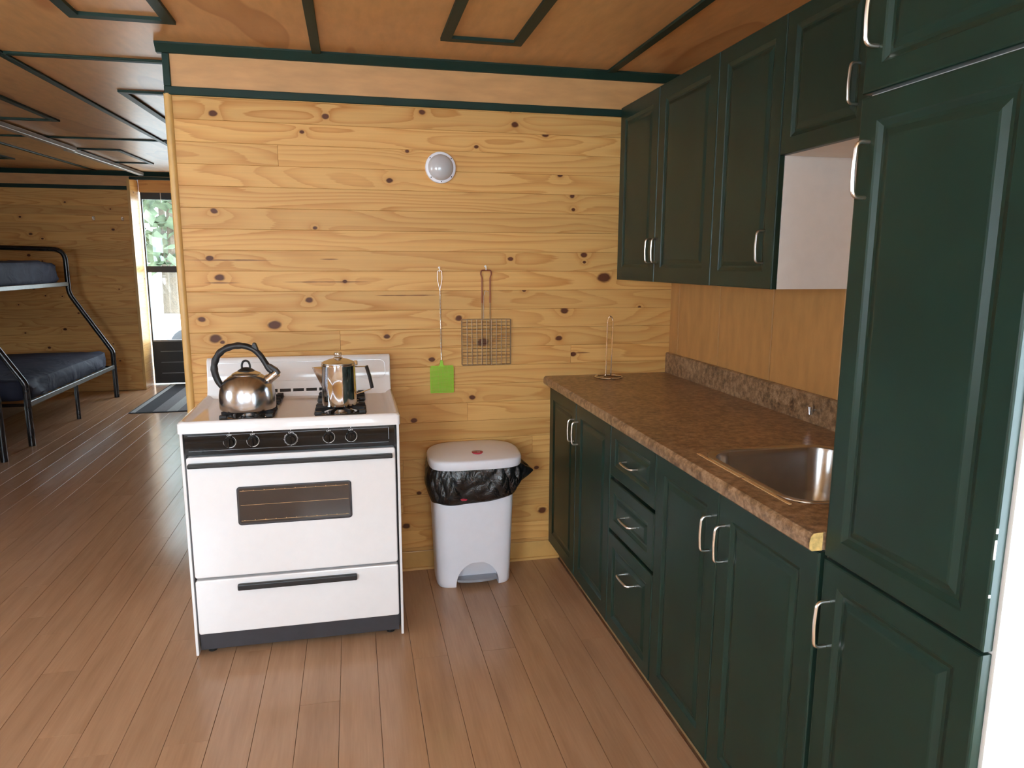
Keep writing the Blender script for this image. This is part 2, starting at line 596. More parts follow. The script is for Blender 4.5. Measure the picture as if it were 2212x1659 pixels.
ceiling = struct(obj('ceiling', slab(XL - 0.1, XR + 0.1, YREAR - 0.1, 5.95, 0.10, 0.013), PLY_CEIL))
BX = [XL, -2.465, -1.195, 0.073, 1.343, XR]
BY = [YREAR, -2.2, 0.27, 2.85, 5.50]
for i in range(len(BX) - 1):
    for j in range(len(BY) - 1):
        obj('plywood_sheet', slab(BX[i] + 0.001, BX[i + 1] - 0.001, BY[j] + 0.001, BY[j + 1] - 0.001, 0.0125, 0.0), PLY_CEIL, ceiling)
for x in BX[1:-1]:
    for a, b in ((YREAR, 0.27), (0.27, 5.5)):
        if x > -0.515 and a == 0.27:
            continue
        if x > -0.515:
            b = -0.002
        obj('batten', slab(x - 0.018, x + 0.018, a, b, 0.0, -0.011), TRIMG, ceiling, bevel=0.002, seg=1)
for y in (-2.2, 0.27, 2.85):
    for k in range(len(BX) - 1):
        a, b = BX[k] + 0.018, BX[k + 1] - 0.018
        if y > 0:
            b = min(b, 1.0)
        if y > 0 and a > -0.55:
            continue
        obj('batten', slab(a, b, y - 0.018, y + 0.018, 0.0, -0.0105), TRIMG, ceiling, bevel=0.002, seg=1)


def frame(x0, x1, y0, y1, w=0.038):
    for (p, q) in (((x0, y0), (x1, y0)), ((x1, y0), (x1, y1)), ((x1, y1), (x0, y1)), ((x0, y1), (x0, y0))):
        cx, cy = (x0 + x1) / 2, (y0 + y1) / 2
        def inn(c):
            return (c[0] + (w if c[0] < cx else -w), c[1] + (w if c[1] < cy else -w))
        pp = [p, q, inn(q), inn(p)]
        mb = MB().hexa([(a, b, zc(b) - 0.012) for a, b in pp], [(a, b, zc(b) + 0.0002) for a, b in pp])
        obj('frame_batten', mb, TRIMG, ceiling)


frame(0.545, 0.862, -1.45, -0.32)
frame(-0.745, -0.40, -1.45, -0.29)
frame(-0.95, -0.18, 0.95, 2.05)
frame(-2.06, -1.60, 0.95, 2.05)
frame(-2.04, -1.66, 3.50, 4.55)
frame(-3.30, -2.84, 3.50, 4.50)

# pine boards
board_me = {}


def board_mesh(L, H, T=0.012, mat=PINE, ch=0.0013):
    key = (round(L, 3), round(H, 3), mat.name)
    if key not in board_me:
        l, h, c = L / 2 - 0.0003, H / 2 - 0.0003, ch
        mb = MB()
        vs = [(-l, T, -h), (l, T, -h), (l, T, h), (-l, T, h), (-l, c * .8, -h), (l, c * .8, -h), (l, c * .8, h), (-l, c * .8, h),
              (-l + c * .4, 0, -h + c), (l - c * .4, 0, -h + c), (l - c * .4, 0, h - c), (-l + c * .4, 0, h - c)]
        fs = [(0, 3, 2, 1), (8, 9, 10, 11), (4, 5, 9, 8), (5, 6, 10, 9), (6, 7, 11, 10), (7, 4, 8, 11), (0, 1, 5, 4), (1, 2, 6, 5), (2, 3, 7, 6), (3, 0, 4, 7)]
        me = bpy.data.meshes.new('board')
        me.from_pydata(vs, [], fs)
        me.materials.append(mat)
        board_me[key] = me
    return board_me[key]


def board(parent, c, L, H, rot=0.0, knots=(), streaks=(), mat=PINE, name='board'):
    o = link(name, board_mesh(L, H, mat=mat), None, parent, c, (0, 0, rot))
    o['seed'] = rnd.random() * 10
    o['tone'] = rnd.random()
    for k, (kx, kz, kr) in enumerate(knots[:4]):
        o['k%d' % k] = [kx, kz, kr]
    for k, s in enumerate(streaks[:2]):
        o['s%d' % k] = list(s)
    return o


def pix_wall(u, v):
    d = fw + rt2 * ((u - 1106) / FPX) - up2 * ((v - 829.5) / FPX)
    t = (0.0 - CAM.y) / d.y
    p = CAM + d * t
    return p.x, p.z


XP0 = -0.515      # free end of the partition
wallp = struct(obj('wall_partition', MB().box(XP0 + 0.004, XR, 0.012, 0.10, 0, 2.287), PLY_SPLASH))
obj('end_board', MB().box(XP0 - 0.006, XP0 + 0.004, 0.010, 0.106, 0, 2.287), PINETRIM, wallp)
KN = [(173, 140, 12), (700, 155, 11), (590, 228, 8), (1152, 135, 11), (1128, 160, 4), (1588, 193, 14), (1732, 240, 13), (1408, 297, 8), (1568, 131, 6), (1000, 455, 11),
      (1083, 318, 8), (1800, 430, 10), (1857, 528, 11), (1862, 592, 8), (178, 598, 11), (652, 677, 8), (1090, 812, 6), (1568, 822, 9), (1912, 805, 12), (1914, 838, 7),
      (2008, 910, 25), (1632, 970, 9), (625, 1015, 13), (122, 1107, 13), (462, 1132, 20), (185, 1198, 19), (218, 1213, 9), (988, 1186, 11), (1325, 1100, 13), (1440, 1213, 20),
      (1820, 1065, 15), (1795, 1193, 13), (2172, 1048, 7), (1200, 1295, 11), (158, 820, 11), (400, 830, 6), (742, 824, 6), (792, 928, 9), (205, 908, 16),
      (1388, 1470, 12), (1862, 1268, 11), (1080, 2075, 14), (1716, 2001, 17), (1115, 1580, 11), (1690, 1800, 9), (1180, 1790, 10), (1140, 1920, 9), (1300, 1850, 8)]
KN = [(pix_wall(380 + a / 2.169, 180 + b / 2.169), r / 2.169 / 480.0) for a, b, r in KN]
ST = [(394, 597, 562), (690, 732, 560), (975, 1247, 559), (610, 806, 609), (809, 952, 638), (1235, 1275, 762), (440, 520, 611)]
ST = [(pix_wall(a, v)[0], pix_wall(b, v)[0], pix_wall((a + b) / 2, v)[1]) for a, b, v in ST]
ZB0, PITCHB = 0.1090, 0.08637
joints = {}
for (u, v) in ((735, 733), (1233, 758), (871, 1020), (872, 1100), (1010, 900), (600, 330), (1150, 950)):
    x, z = pix_wall(u, v)
    joints.setdefault(math.floor((z - ZB0) / PITCHB), []).append(x)
row = -1
z = 0.0915
while z < 2.10 - 0.001:
    z1 = min(ZB0 + PITCHB * (row + 1), 2.1035)
    xs = [-0.497] + sorted(joints.get(row, [])) + [XR]
    for a, b in zip(xs, xs[1:]):
        cx, czz = (a + b) / 2, (z + z1) / 2
        ks = [(p[0] - cx, p[1] - czz, r) for p, r in KN if a <= p[0] < b and z <= p[1] < z1]
        ks.sort(key=lambda k: -k[2])
        ss = [(s[0] - cx, s[1] - cx, s[2] - czz) for s in ST if z <= s[2] < z1 and a <= (s[0] + s[1]) / 2 < b]
        board(wallp, (cx, 0, czz), b - a, z1 - z, 0, ks, ss)
    z = z1
    row += 1
bb = struct(obj('baseboard_partition', MB().prism([(0.0, 0.0), (0.012, 0.0), (0.012, 0.091), (-0.001, 0.091), (-0.002, 0.088), (-0.002, 0.012), (-0.010, 0.010), (-0.012, 0.0)], -0.50, XR, 'x'), PINETRIM))
obj('corner_moulding', MB().lathe([(0.0165, 0), (0.0165, 2.103)], (-0.508, 0.004, 0.0), 14), PINETRIM, wallp, smooth=True)
obj('frieze_panel', MB().box(-0.50, XR, 0.0, 0.0125, 2.128, 2.262), PLY_FRIEZE, wallp)
struct(obj('trim_1', MB().box(-0.518, XR, -0.011, 0.004, 2.0985, 2.130), TRIMG, bevel=0.002, seg=1))
struct(obj('trim_2', MB().prism([(0.012, 2.290), (-0.034, 2.290), (-0.034, 2.283), (-0.012, 2.254), (0.012, 2.254)], -0.538, 1.69, 'x'), TRIMG))
struct(obj('trim_3', MB().box(-0.5185, -0.492, -0.009, 0.005, 2.1305, 2.2535), TRIMG, bevel=0.002, seg=1))

# right wall with plywood splash panels
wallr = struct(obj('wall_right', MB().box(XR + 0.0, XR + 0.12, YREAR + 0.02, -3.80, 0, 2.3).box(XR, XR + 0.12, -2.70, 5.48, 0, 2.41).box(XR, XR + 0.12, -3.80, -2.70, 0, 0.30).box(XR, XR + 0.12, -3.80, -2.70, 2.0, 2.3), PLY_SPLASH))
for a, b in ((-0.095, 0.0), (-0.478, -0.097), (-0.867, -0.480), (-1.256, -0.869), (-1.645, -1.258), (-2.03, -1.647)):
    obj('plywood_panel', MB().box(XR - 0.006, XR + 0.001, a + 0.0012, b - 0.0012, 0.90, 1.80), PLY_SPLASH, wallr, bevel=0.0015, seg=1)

# far wall behind the beds
wallf = struct(obj('wall_far', MB().box(XL, -2.168, YFAR + 0.012, 5.95, 0, 2.412), PLY_SPLASH))
zz = 0.0
while zz < 2.212:
    z1 = min(zz + 0.0925, 2.2145)
    ks = []
    for _ in range(rnd.choice([0, 1, 1, 2])):
        ks.append((rnd.uniform(-0.72, 0.72), rnd.uniform(-0.03, 0.03), rnd.uniform(0.006, 0.014)))
    board(wallf, ((XL - 2.168) / 2, YFAR, (zz + z1) / 2), -2.168 - XL, z1 - zz, 0, ks)
    ks = [(rnd.uniform(-0.15, 0.15), rnd.uniform(-0.03, 0.03), rnd.uniform(0.006, 0.011))] if rnd.random() < 0.3 else []
    board(wallf, (-2.156, 5.67, (zz + z1) / 2), 0.34, z1 - zz, math.pi / 2, ks)
    zz = z1
board(wallf, (-2.156, 5.67, 2.2795), 0.34, 0.130, math.pi / 2, [])
obj('frieze_panel', MB().box(XL, -2.16, YFAR, YFAR + 0.0125, 2.25, 2.412), PLY_FRIEZE, wallf)
obj('corner_trim', MB().box(-2.180, -2.150, YFAR - 0.008, YFAR + 0.02, 0.0, 2.34), PINETRIM, wallf, bevel=0.004)
struct(obj('trim_4', MB().box(XL, -2.181, YFAR - 0.010, YFAR + 0.004, 2.2145, 2.2545), TRIMG, bevel=0.002, seg=1))
struct(obj('trim_5', MB().prism([(YFAR + 0.012, 2.412), (YFAR - 0.030, 2.412), (YFAR - 0.030, 2.404), (YFAR - 0.010, 2.362), (YFAR + 0.012, 2.362)], XL, XR, 'x'), TRIMG))
# header over the entry recess, then the wall carries on behind the partition
wallh = struct(obj('wall_entry', MB().box(-2.150, -1.10, YFAR + 0.001, YFAR + 0.10, 2.345, 2.41).box(-1.10, XR, YFAR + 0.001, 5.95, 0, 2.412), PLY_FRIEZE))
struct(obj('trim_6', MB().box(-2.149, -1.10, YFAR - 0.011, YFAR + 0.008, 2.325, 2.357), TRIMG, bevel=0.002, seg=1))
# back of the recess: boards over the door
wallb = struct(obj('wall_doorway', MB().box(-2.155, -1.10, 5.865, 5.95, 2.236, 2.42).box(-1.20, -1.10, 5.865, 5.95, 0, 2.236), PLY_SPLASH))
board(wallb, (-1.6275, 5.853, 2.28), 1.055, 0.088, 0, [(0.2, 0.0, 0.008)])
board(wallb, (-1.6275, 5.853, 2.368), 1.055, 0.088, 0, [])

# entrance storm door: dark frame, two glass panes, ribbed kick panel
door = struct(obj('door_1', MB().box(-2.143, -2.128, 5.845, 5.875, 0.012, 2.236).box(-1.215, -1.20, 5.845, 5.875, 0.012, 2.236), BLACKM))
obj('top_rail', MB().box(-2.128, -1.215, 5.85, 5.88, 2.145, 2.236), BLACKM, door)
obj('middle_rail', MB().box(-2.128, -1.215, 5.85, 5.88, 1.320, 1.392), CHARC, door)
kp = obj('kick_panel', MB().box(-2.128, -1.215, 5.85, 5.88, 0.012, 0.512), BLACKM, door)
for zr in (0.13, 0.26, 0.39):
    obj('rib', MB().box(-2.06, -1.28, 5.846, 5.851, zr, zr + 0.007), GREYP, kp)
obj('sill_cap', MB().box(-2.128, -1.215, 5.84, 5.88, 0.512, 0.530), GREYP, door)
for a, b in ((0.53, 1.32), (1.392, 2.145)):
    obj('glass_pane', MB().box(-2.128, -1.215, 5.863, 5.866, a, b), PANE, door)
obj('door_closer', MB().box(-1.93, -1.925, 5.838, 5.85, 2.11, 2.22), PRINT, door)
struct(obj('door_casing_top', MB().box(-2.148, -1.10, 5.838, 5.853, 2.222, 2.242), PINETRIM)).name = 'trim_7'

# walls behind the camera with their windows
wall_back = MB()
def wall_with_holes(lo, hi, z1, holes, put):
    """holes: (a,b,z0,z1)"""
    a = lo
    for (h0, h1, hz0, hz1) in sorted(holes):
        put(a, h0, 0, z1)
        put(h0, h1, 0, hz0)
        put(h0, h1, hz1, z1)
        a = h1
    put(a, hi, 0, z1)


wall_with_holes(XL, XR, 2.3, [(-2.35, -1.05, 0.9, 2.0), (-0.40, 0.90, 0.9, 2.0)], lambda a, b, c, d: wall_back.box(a, b, YREAR - 0.12, YREAR, c, d))
struct(obj('wall_rear', wall_back, PINE))
wl = MB()
wall_with_holes(YREAR, 5.95, 2.42, [(-2.30, -0.90, 0.9, 2.0)], lambda a, b, c, d: wl.box(XL - 0.12, XL, a, b, c, d))
struct(obj('wall_left', wl, PINE))
for i, (side, c, n, w, h, e) in enumerate(WINDOWS):
    cx, cy, cz = c
    k = 0.05
    nm = 'window_%d' % (i + 1)
    if side == 'rear':
        m = MB().box(cx - w / 2, cx + w / 2, cy - 0.1, cy - 0.04, cz - h / 2, cz - h / 2 + k).box(cx - w / 2, cx + w / 2, cy - 0.1, cy - 0.04, cz + h / 2 - k, cz + h / 2)
        m.box(cx - w / 2, cx - w / 2 + k, cy - 0.1, cy - 0.04, cz - h / 2, cz + h / 2).box(cx + w / 2 - k, cx + w / 2, cy - 0.1, cy - 0.04, cz - h / 2, cz + h / 2)
        g = MB().box(cx - w / 2 + k, cx + w / 2 - k, cy - 0.08, cy - 0.075, cz - h / 2 + k, cz + h / 2 - k)
    else:
        s = -1 if side == 'left' else 1
        a, b = sorted((cx + s * 0.04, cx + s * 0.1))
        m = MB().box(a, b, cy - w / 2, cy + w / 2, cz - h / 2, cz - h / 2 + k).box(a, b, cy - w / 2, cy + w / 2, cz + h / 2 - k, cz + h / 2)
        m.box(a, b, cy - w / 2, cy - w / 2 + k, cz - h / 2, cz + h / 2).box(a, b, cy + w / 2 - k, cy + w / 2, cz - h / 2, cz + h / 2)
        g = MB().box(cx + s * 0.075, cx + s * 0.08, cy - w / 2 + k, cy + w / 2 - k, cz - h / 2 + k, cz + h / 2 - k)
    wo = struct(obj(nm, m, PINETRIM))
    obj('glass_pane', g, PANE, wo)

# ------------------------------------------------------------------ kitchen cabinets
XD, XUP = 1.087, 1.407


def front_panel(name, parent, xf, y0, y1, z0, z1, border=0.062, T=0.019):
    """painted raised-panel front in the plane x = xf facing -x; y1 < y0"""
    ya, yb = max(y0, y1) - 0.0012, min(y0, y1) + 0.0012
    za, zb = z0 + 0.0012, z1 - 0.0012
    prof = [(0.0, T), (0.0, 0.0035), (0.0012, 0.0010), (0.0042, 0.0), (border - 0.008, 0.0), (border - 0.005, 0.0022), (border + 0.004, 0.0062), (border + 0.010, 0.0062), (border + 0.022, 0.0022), (border + 0.026, 0.0016)]
    rings = []
    for d, dep in prof:
        rings.append([(xf + dep, ya - d, za + d), (xf + dep, yb + d, za + d), (xf + dep, yb + d, zb - d), (xf + dep, ya - d, zb - d)])
    return obj(name, MB().rings(rings), GREEN, parent)


def handle(parent, xf, y, z, horizontal=False, L=0.096):
    """bent wire pull standing 28 mm off the front"""
    r = 0.0037
    if horizontal:
        pts = [(xf + 0.002, y + L / 2, z), (xf - 0.026, y + L / 2, z), (xf - 0.029, y, z), (xf - 0.026, y - L / 2, z), (xf + 0.002, y - L / 2, z)]
    else:
        pts = [(xf + 0.002, y, z - L / 2), (xf - 0.026, y, z - L / 2), (xf - 0.029, y, z), (xf - 0.026, y, z + L / 2), (xf + 0.002, y, z + L / 2)]
    return obj('handle', MB().tube(fillet(pts, 0.013, 5), r, 8), NICKEL, parent, smooth=True)


def unit(name, label, cat, x0, x1, y0, y1, z0, z1, carcass, group=None):
    t = thing(name, label, cat, ((x0 + x1) / 2, (y0 + y1) / 2, z0), group)
    obj('carcass', MB().box(x0, x1, min(y0, y1), max(y0, y1), z0, z1), carcass, t)
    return t


# base units
GB = 'green base cabinets under the counter'
ZBD, ZTD = 0.088, 0.868
u1 = unit('base_cabinet', 'dark green two-door base cabinet against the pine wall', 'cabinet', XD + 0.021, XR - 0.007, -0.002, -0.826, 0.09, 0.8755, WHITE, GB)
for (a, b, hy) in ((-0.002, -0.412, -0.385), (-0.414, -0.826, -0.441)):
    d = front_panel('door', u1, XD, a, b, ZBD, ZTD, 0.066)
    handle(d, XD, hy, 0.738)
u2 = thing('base_cabinet', 'dark green base cabinet with a stack of three drawers', 'cabinet', (1.40, -1.028, 0.09), GB)
cx0, cx1 = XD + 0.021, XR - 0.007
obj('carcass', MB().box(cx0, cx1, -0.844, -0.828, 0.09, 0.8755).box(cx0, cx1, -1.228, -1.212, 0.09, 0.8755).box(cx0, cx1, -1.212, -0.844, 0.09, 0.106).box(cx1 - 0.008, cx1, -1.212, -0.844, 0.106, 0.8755).box(cx0, cx0 + 0.09, -1.212, -0.844, 0.8595, 0.8755), WHITE, u2)
for (a, b) in ((0.675, ZTD), (0.470, 0.664), (ZBD, 0.459)):
    d = front_panel('drawer', u2, XD - (0.0 if a > 0.5 else 0.0), -0.829, -1.227, a, b, 0.052)
    handle(d, XD, -1.03, {0.675: 0.765, 0.470: 0.562, ZBD: 0.352}[a], True)
    za_, zb_ = max(a + 0.025, 0.115), b - 0.045
    bx_ = MB().box(XD + 0.0185, XD + 0.45, -0.872, -0.860, za_, zb_).box(XD + 0.0185, XD + 0.45, -1.196, -1.184, za_, zb_)
    bx_.box(XD + 0.438, XD + 0.45, -1.184, -0.872, za_, zb_).box(XD + 0.0185, XD + 0.0305, -1.184, -0.872, za_, zb_).box(XD + 0.0305, XD + 0.438, -1.184, -0.872, za_, za_ + 0.006)
    obj('drawer_box', bx_, WHITE, u2)
u3 = unit('base_cabinet', 'dark green two-door base cabinet beneath the sink', 'cabinet', XD + 0.021, XR - 0.007, -1.230, -2.030, 0.09, 0.70, WHITE, GB)
obj('top_rail', MB().box(XD + 0.021, XD + 0.04, -2.030, -1.230, 0.70, 0.8755), WHITE, u3)
for (a, b, hy) in ((-1.230, -1.617, -1.579), (-1.619, -2.022, -1.652)):
    d = front_panel('door', u3, XD, a, b, ZBD, ZTD, 0.066)
    handle(d, XD, hy, 0.737)
for u, a, b in ((u1, -0.002, -0.826), (u2, -0.828, -1.228), (u3, -1.23, -2.03)):
    obj('toe_kick', MB().box(XD + 0.055, XD + 0.075, b, a, 0.0, 0.092), TOE, u)

# tall unit
tall = unit('tall_cabinet', 'tall dark green pantry cabinet beside the sink, with white side panel', 'cabinet', XD + 0.0215, XR - 0.007, -2.036, -2.404, 0.09, 2.139, WHITE)
obj('side_panel', MB().box(XD + 0.0215, XR - 0.007, -2.409, -2.404, 0.0, 2.139), WHITE, tall)
obj('toe_kick', MB().box(XD + 0.06, XD + 0.075, -2.404, -2.036, 0, 0.092), TOE, tall)
for (a, b, hz, hy) in ((ZBD, 0.8635, 0.733, -2.060), (0.8665, 1.735, 1.607, -2.066), (1.739, 2.139, 1.862, -2.068)):
    d = front_panel('door', tall, XD, -2.034, -2.405, a, b, 0.052)
    handle(d, XD, hy, hz)

for zz_, h_ in ((1.015, 0.030), (1.055, 0.008), (0.955, 0.005)):
    obj('paint_chip', MB().box(XD - 0.0003, XD + 0.003, -2.4042, -2.4030, zz_, zz_ + h_), PRINT, tall)

# wall units
GU = 'green wall cabinets'
w1 = unit('wall_cabinet', 'dark green two-door wall cabinet against the pine wall', 'cabinet', XUP + 0.0205, XR, -0.002, -0.904, 1.366, 2.139, WHITE, GU)
for (a, b, hy) in ((-0.002, -0.424, -0.395), (-0.426, -0.904, -0.456)):
    d = front_panel('door', w1, XUP, a, b, 1.3645, 2.139, 0.066)
    handle(d, XUP, hy, 1.493)
w2 = unit('wall_cabinet', 'dark green single-door wall cabinet showing its white side panel', 'cabinet', XUP + 0.0205, XR, -0.906, -1.286, 1.366, 2.139, WHITE, GU)
d = front_panel('door', w2, XUP, -0.906, -1.286, 1.3645, 2.139, 0.060)
handle(d, XUP, -1.235, 1.492)
w3 = unit('wall_cabinet', 'short dark green wall cabinet above the sink', 'cabinet', XUP + 0.0205, XR, -1.288, -2.032, 1.752, 2.139, WHITE, GU)
for (a, b, hy) in ((-1.288, -1.652, -1.606), (-1.654, -2.032, -1.70)):
    d = front_panel('door', w3, XUP, a, b, 1.750, 2.139, 0.052)
    handle(d, XUP, hy, 1.876)

# countertop with sink cut-out
XF = 1.054
CT0, CT1 = 0.8765, 0.914
SX0, SX1, SY0, SY1 = 1.145, 1.525, -1.865, -1.430
YT = -2.030
ct = thing('countertop', 'mottled brown laminate countertop with raised backsplash', 'countertop', (1.37, -1.0, CT0))
nose = [(XF + 0.02, CT0), (XF + 0.02, CT1)] 
prof = [(XF + 0.030, CT0), (XF + 0.006, CT0), (XF + 0.001, CT0 + 0.005), (XF, CT0 + 0.018), (XF + 0.002, CT1 - 0.008), (XF + 0.008, CT1 - 0.001), (XF + 0.016, CT1), (XF + 0.030, CT1)]


def extr_y(profxz, y0, y1):
    mb = MB()
    n = len(profxz)
    mb.rings([[(p[0], y0, p[1]) for p in profxz], [(p[0], y1, p[1]) for p in profxz]])
    return mb


obj('front_edge', extr_y(prof, -0.001, YT), COUNTER, ct, smooth=True)
top = MB().box(XF + 0.030, XR - 0.001, SY1, -0.001, CT0, CT1).box(XF + 0.030, XR - 0.001, YT, SY0, CT0, CT1)
top.box(XF + 0.030, SX0, SY0, SY1, CT0, CT1).box(SX1, XR - 0.001, SY0, SY1, CT0, CT1)
obj('slab', top, COUNTER, ct)
obj('backsplash', extr_y([(XR - 0.022, CT1 - 0.002), (XR - 0.0065, CT1 - 0.002), (XR - 0.0065, 1.012), (XR - 0.016, 1.012), (XR - 0.021, 1.008), (XR - 0.022, 1.0)], -0.001, YT), COUNTER, ct, smooth=True)
obj('cut_end', extr_y([(p[0] + (0.0012 if p[0] < XF + 0.02 else 0), p[1]) for p in prof], YT - 0.0002, YT - 0.0015), PARTICLE, ct)

# sink
sk = thing('kitchen_sink', 'stainless steel sink bowl set into the brown countertop', 'sink', (1.335, -1.65, 0.75))
rr0 = rrect(SX0 - 0.022, SX1 + 0.03, SY0 - 0.02, SY1 + 0.022, 0.07)
rings = []
for ins, z, r in ((-0.020, 0.9142, 0.085), (-0.019, 0.9165, 0.084), (-0.004, 0.9165, 0.072), (0.002, 0.913, 0.068), (0.006, 0.900, 0.064), (0.016, 0.79, 0.060), (0.030, 0.762, 0.055), (0.06, 0.755, 0.04)):
    rings.append([(x, y, z) for x, y in rrect(SX0 + ins, SX1 - ins, SY0 + ins, SY1 - ins, r, 8)])
obj('bowl', MB().rings(rings, False, True), SINKM, sk, smooth=True)
obj('drain', MB().lathe([(0.045, 0), (0.045, 0.003), (0.032, 0.003), (0.028, 0.001)], (1.335, -1.65, 0.7552), 24), CHROME, sk, smooth=True)
tag(obj('tape_strip', MB().box(1.1145, 1.1235, -1.66, -1.433, 0.9141, 0.9152), TAN), 'tan strip lying along the front edge of the sink, farther length', 'strip', 'strips along the sink edge')
tag(obj('tape_strip', MB().box(1.1150, 1.1230, -1.868, -1.672, 0.9141, 0.9152), TAN), 'tan strip lying along the front edge of the sink, beside the tall cabinet', 'strip', 'strips along the sink edge')
# chrome button on the backsplash
kb = thing('chrome_button', 'small chrome push button mounted on the brown backsplash', 'button', (XR - 0.022, -1.165, 0.962))
obj('stem', MB().lathe([(0.006, -0.002), (0.006, 0.016)], (XR - 0.022, -1.165, 0.962), 16, 'x'), CHROME, kb, smooth=True)
obj('cap', MB().lathe([(0.0085, 0.0), (0.0095, 0.001), (0.0095, 0.012), (0.0105, 0.013), (0.0105, 0.027), (0.009, 0.0285)], (XR - 0.036, -1.165, 0.947), 20), CHROME, kb, smooth=True)

# paper towel holder
pt = thing('paper_towel_holder', 'empty wire paper towel holder on the countertop', 'holder', (1.342, -0.105, 0.9142))
ring = [(1.342 + 0.062 * math.cos(a), -0.105 + 0.062 * math.sin(a), 0.9180) for a in [2 * math.pi * i / 36 for i in range(36)]]
obj('base_ring', MB().tube(ring, 0.0038, 8, True), CHROME, pt, smooth=True)
up_ = fillet([(1.281, -0.105, 0.9185), (1.327, -0.105, 0.9205), (1.330, -0.105, 1.185), (1.3425, -0.105, 1.205), (1.356, -0.105, 1.185), (1.352, -0.105, 0.9205), (1.403, -0.105, 0.9185)], 0.012, 5)
obj('upright_loop', MB().tube(up_, 0.0033, 8), CHROME, pt, smooth=True)

# ------------------------------------------------------------------ gas range
SX, SW = -0.044, 0.762
xl, xr = SX - SW / 2, SX + SW / 2
YS = -0.600
rg = thing('gas_range', 'white four-burner gas range with black control panel against the pine wall', 'stove', (SX, -0.31, 0))
obj('body', MB().box(xl + 0.012, xr - 0.012, YS + 0.03, -0.035, 0.03, 0.845), CHARC, rg)
for a, b in ((xl, xl + 0.010), (xr - 0.010, xr)):
    obj('side_panel', MB().box(a, b, YS + 0.004, -0.03, 0.004, 0.862), ENAMEL, rg, bevel=0.002)
obj('kick_plate', MB().box(xl + 0.018, xr - 0.018, YS + 0.012, YS + 0.03, 0.022, 0.088), CHARC, rg)
for xx in (xl + 0.05, xr - 0.05):
    obj('leveling_foot', MB().lathe([(0.016, 0), (0.016, 0.012), (0.008, 0.013), (0.008, 0.032)], (xx, YS + 0.05, 0), 12), BLACKM, rg)


def slabfront(name, x0, x1, z0, z1, r, y0, y1, mat, parent, bev=0.004):
    return obj(name, MB().prism([(a, b) for a, b in rrect(x0, x1, z0, z1, r, 5)][::-1], y0, y1, 'y'), mat, parent, bevel=bev)


drw = slabfront('drawer', xl + 0.017, xr - 0.017, 0.090, 0.299, 0.008, YS - 0.004, YS + 0.03, ENAMEL, rg)
obj('drawer_handle', MB().box(-0.262, 0.165, YS - 0.022, YS - 0.004, 0.256, 0.279), BLACKM, drw, bevel=0.004)
dr = slabfront('oven_door', xl + 0.017, xr - 0.017, 0.309, 0.762, 0.010, YS - 0.004, YS + 0.03, ENAMEL, rg)
wf = slabfront('window_frame', -0.247, 0.156, 0.501, 0.646, 0.012, YS - 0.0085, YS - 0.003, CHARC, dr, 0.003)
gl = slabfront('window_glass', -0.240, 0.149, 0.510, 0.640, 0.008, YS - 0.0098, YS - 0.008, OVENGLASS, wf, 0.0)
for zz in (0.518, 0.577, 0.630):
    m = MB().box(-0.235, 0.144, YS - 0.0104, YS - 0.0097, zz, zz + 0.0010)
    if zz != 0.577:
        for k in range(11):
            xx = -0.225 + 0.036 * k
            m.box(xx, xx + 0.0025, YS - 0.0104, YS - 0.0097, zz + 0.001, zz + 0.003)
    obj('printed_line', m, TAN, gl)
obj('door_handle', MB().box(xl + 0.024, xr - 0.028, YS - 0.030, YS - 0.004, 0.727, 0.742), BLACKM, dr, bevel=0.004)
# control panel
cp = thing
cpn = obj('control_panel', MB().prism([(YS + 0.03, 0.770), (YS + 0.03, 0.868), (YS - 0.004, 0.868), (YS - 0.0085, 0.838), (YS - 0.010, 0.800), (YS - 0.006, 0.772), (YS - 0.002, 0.770)][::-1], xl + 0.018, xr - 0.018, 'x'), BLACKG, rg, smooth=True)
obj('chrome_line', MB().box(xl + 0.03, xr - 0.04, YS - 0.0092, YS - 0.002, 0.8405, 0.8415).box(xr - 0.041, xr - 0.039, YS - 0.0105, YS - 0.004, 0.797, 0.841), GREYP, cpn)
obj('lower_line', MB().box(xl + 0.03, xr - 0.04, YS - 0.0102, YS - 0.004, 0.7855, 0.7865), GREYP, cpn)


def text_mesh(body, size):
    cu = bpy.data.curves.new('text', 'FONT')
    cu.body = body
    cu.size = size
    cu.align_x = 'CENTER'
    o = bpy.data.objects.new('text_tmp', cu)
    COL.objects.link(o)
    dg = bpy.context.evaluated_depsgraph_get()
    me = bpy.data.meshes.new_from_object(o.evaluated_get(dg))
    bpy.data.objects.remove(o)
    return me


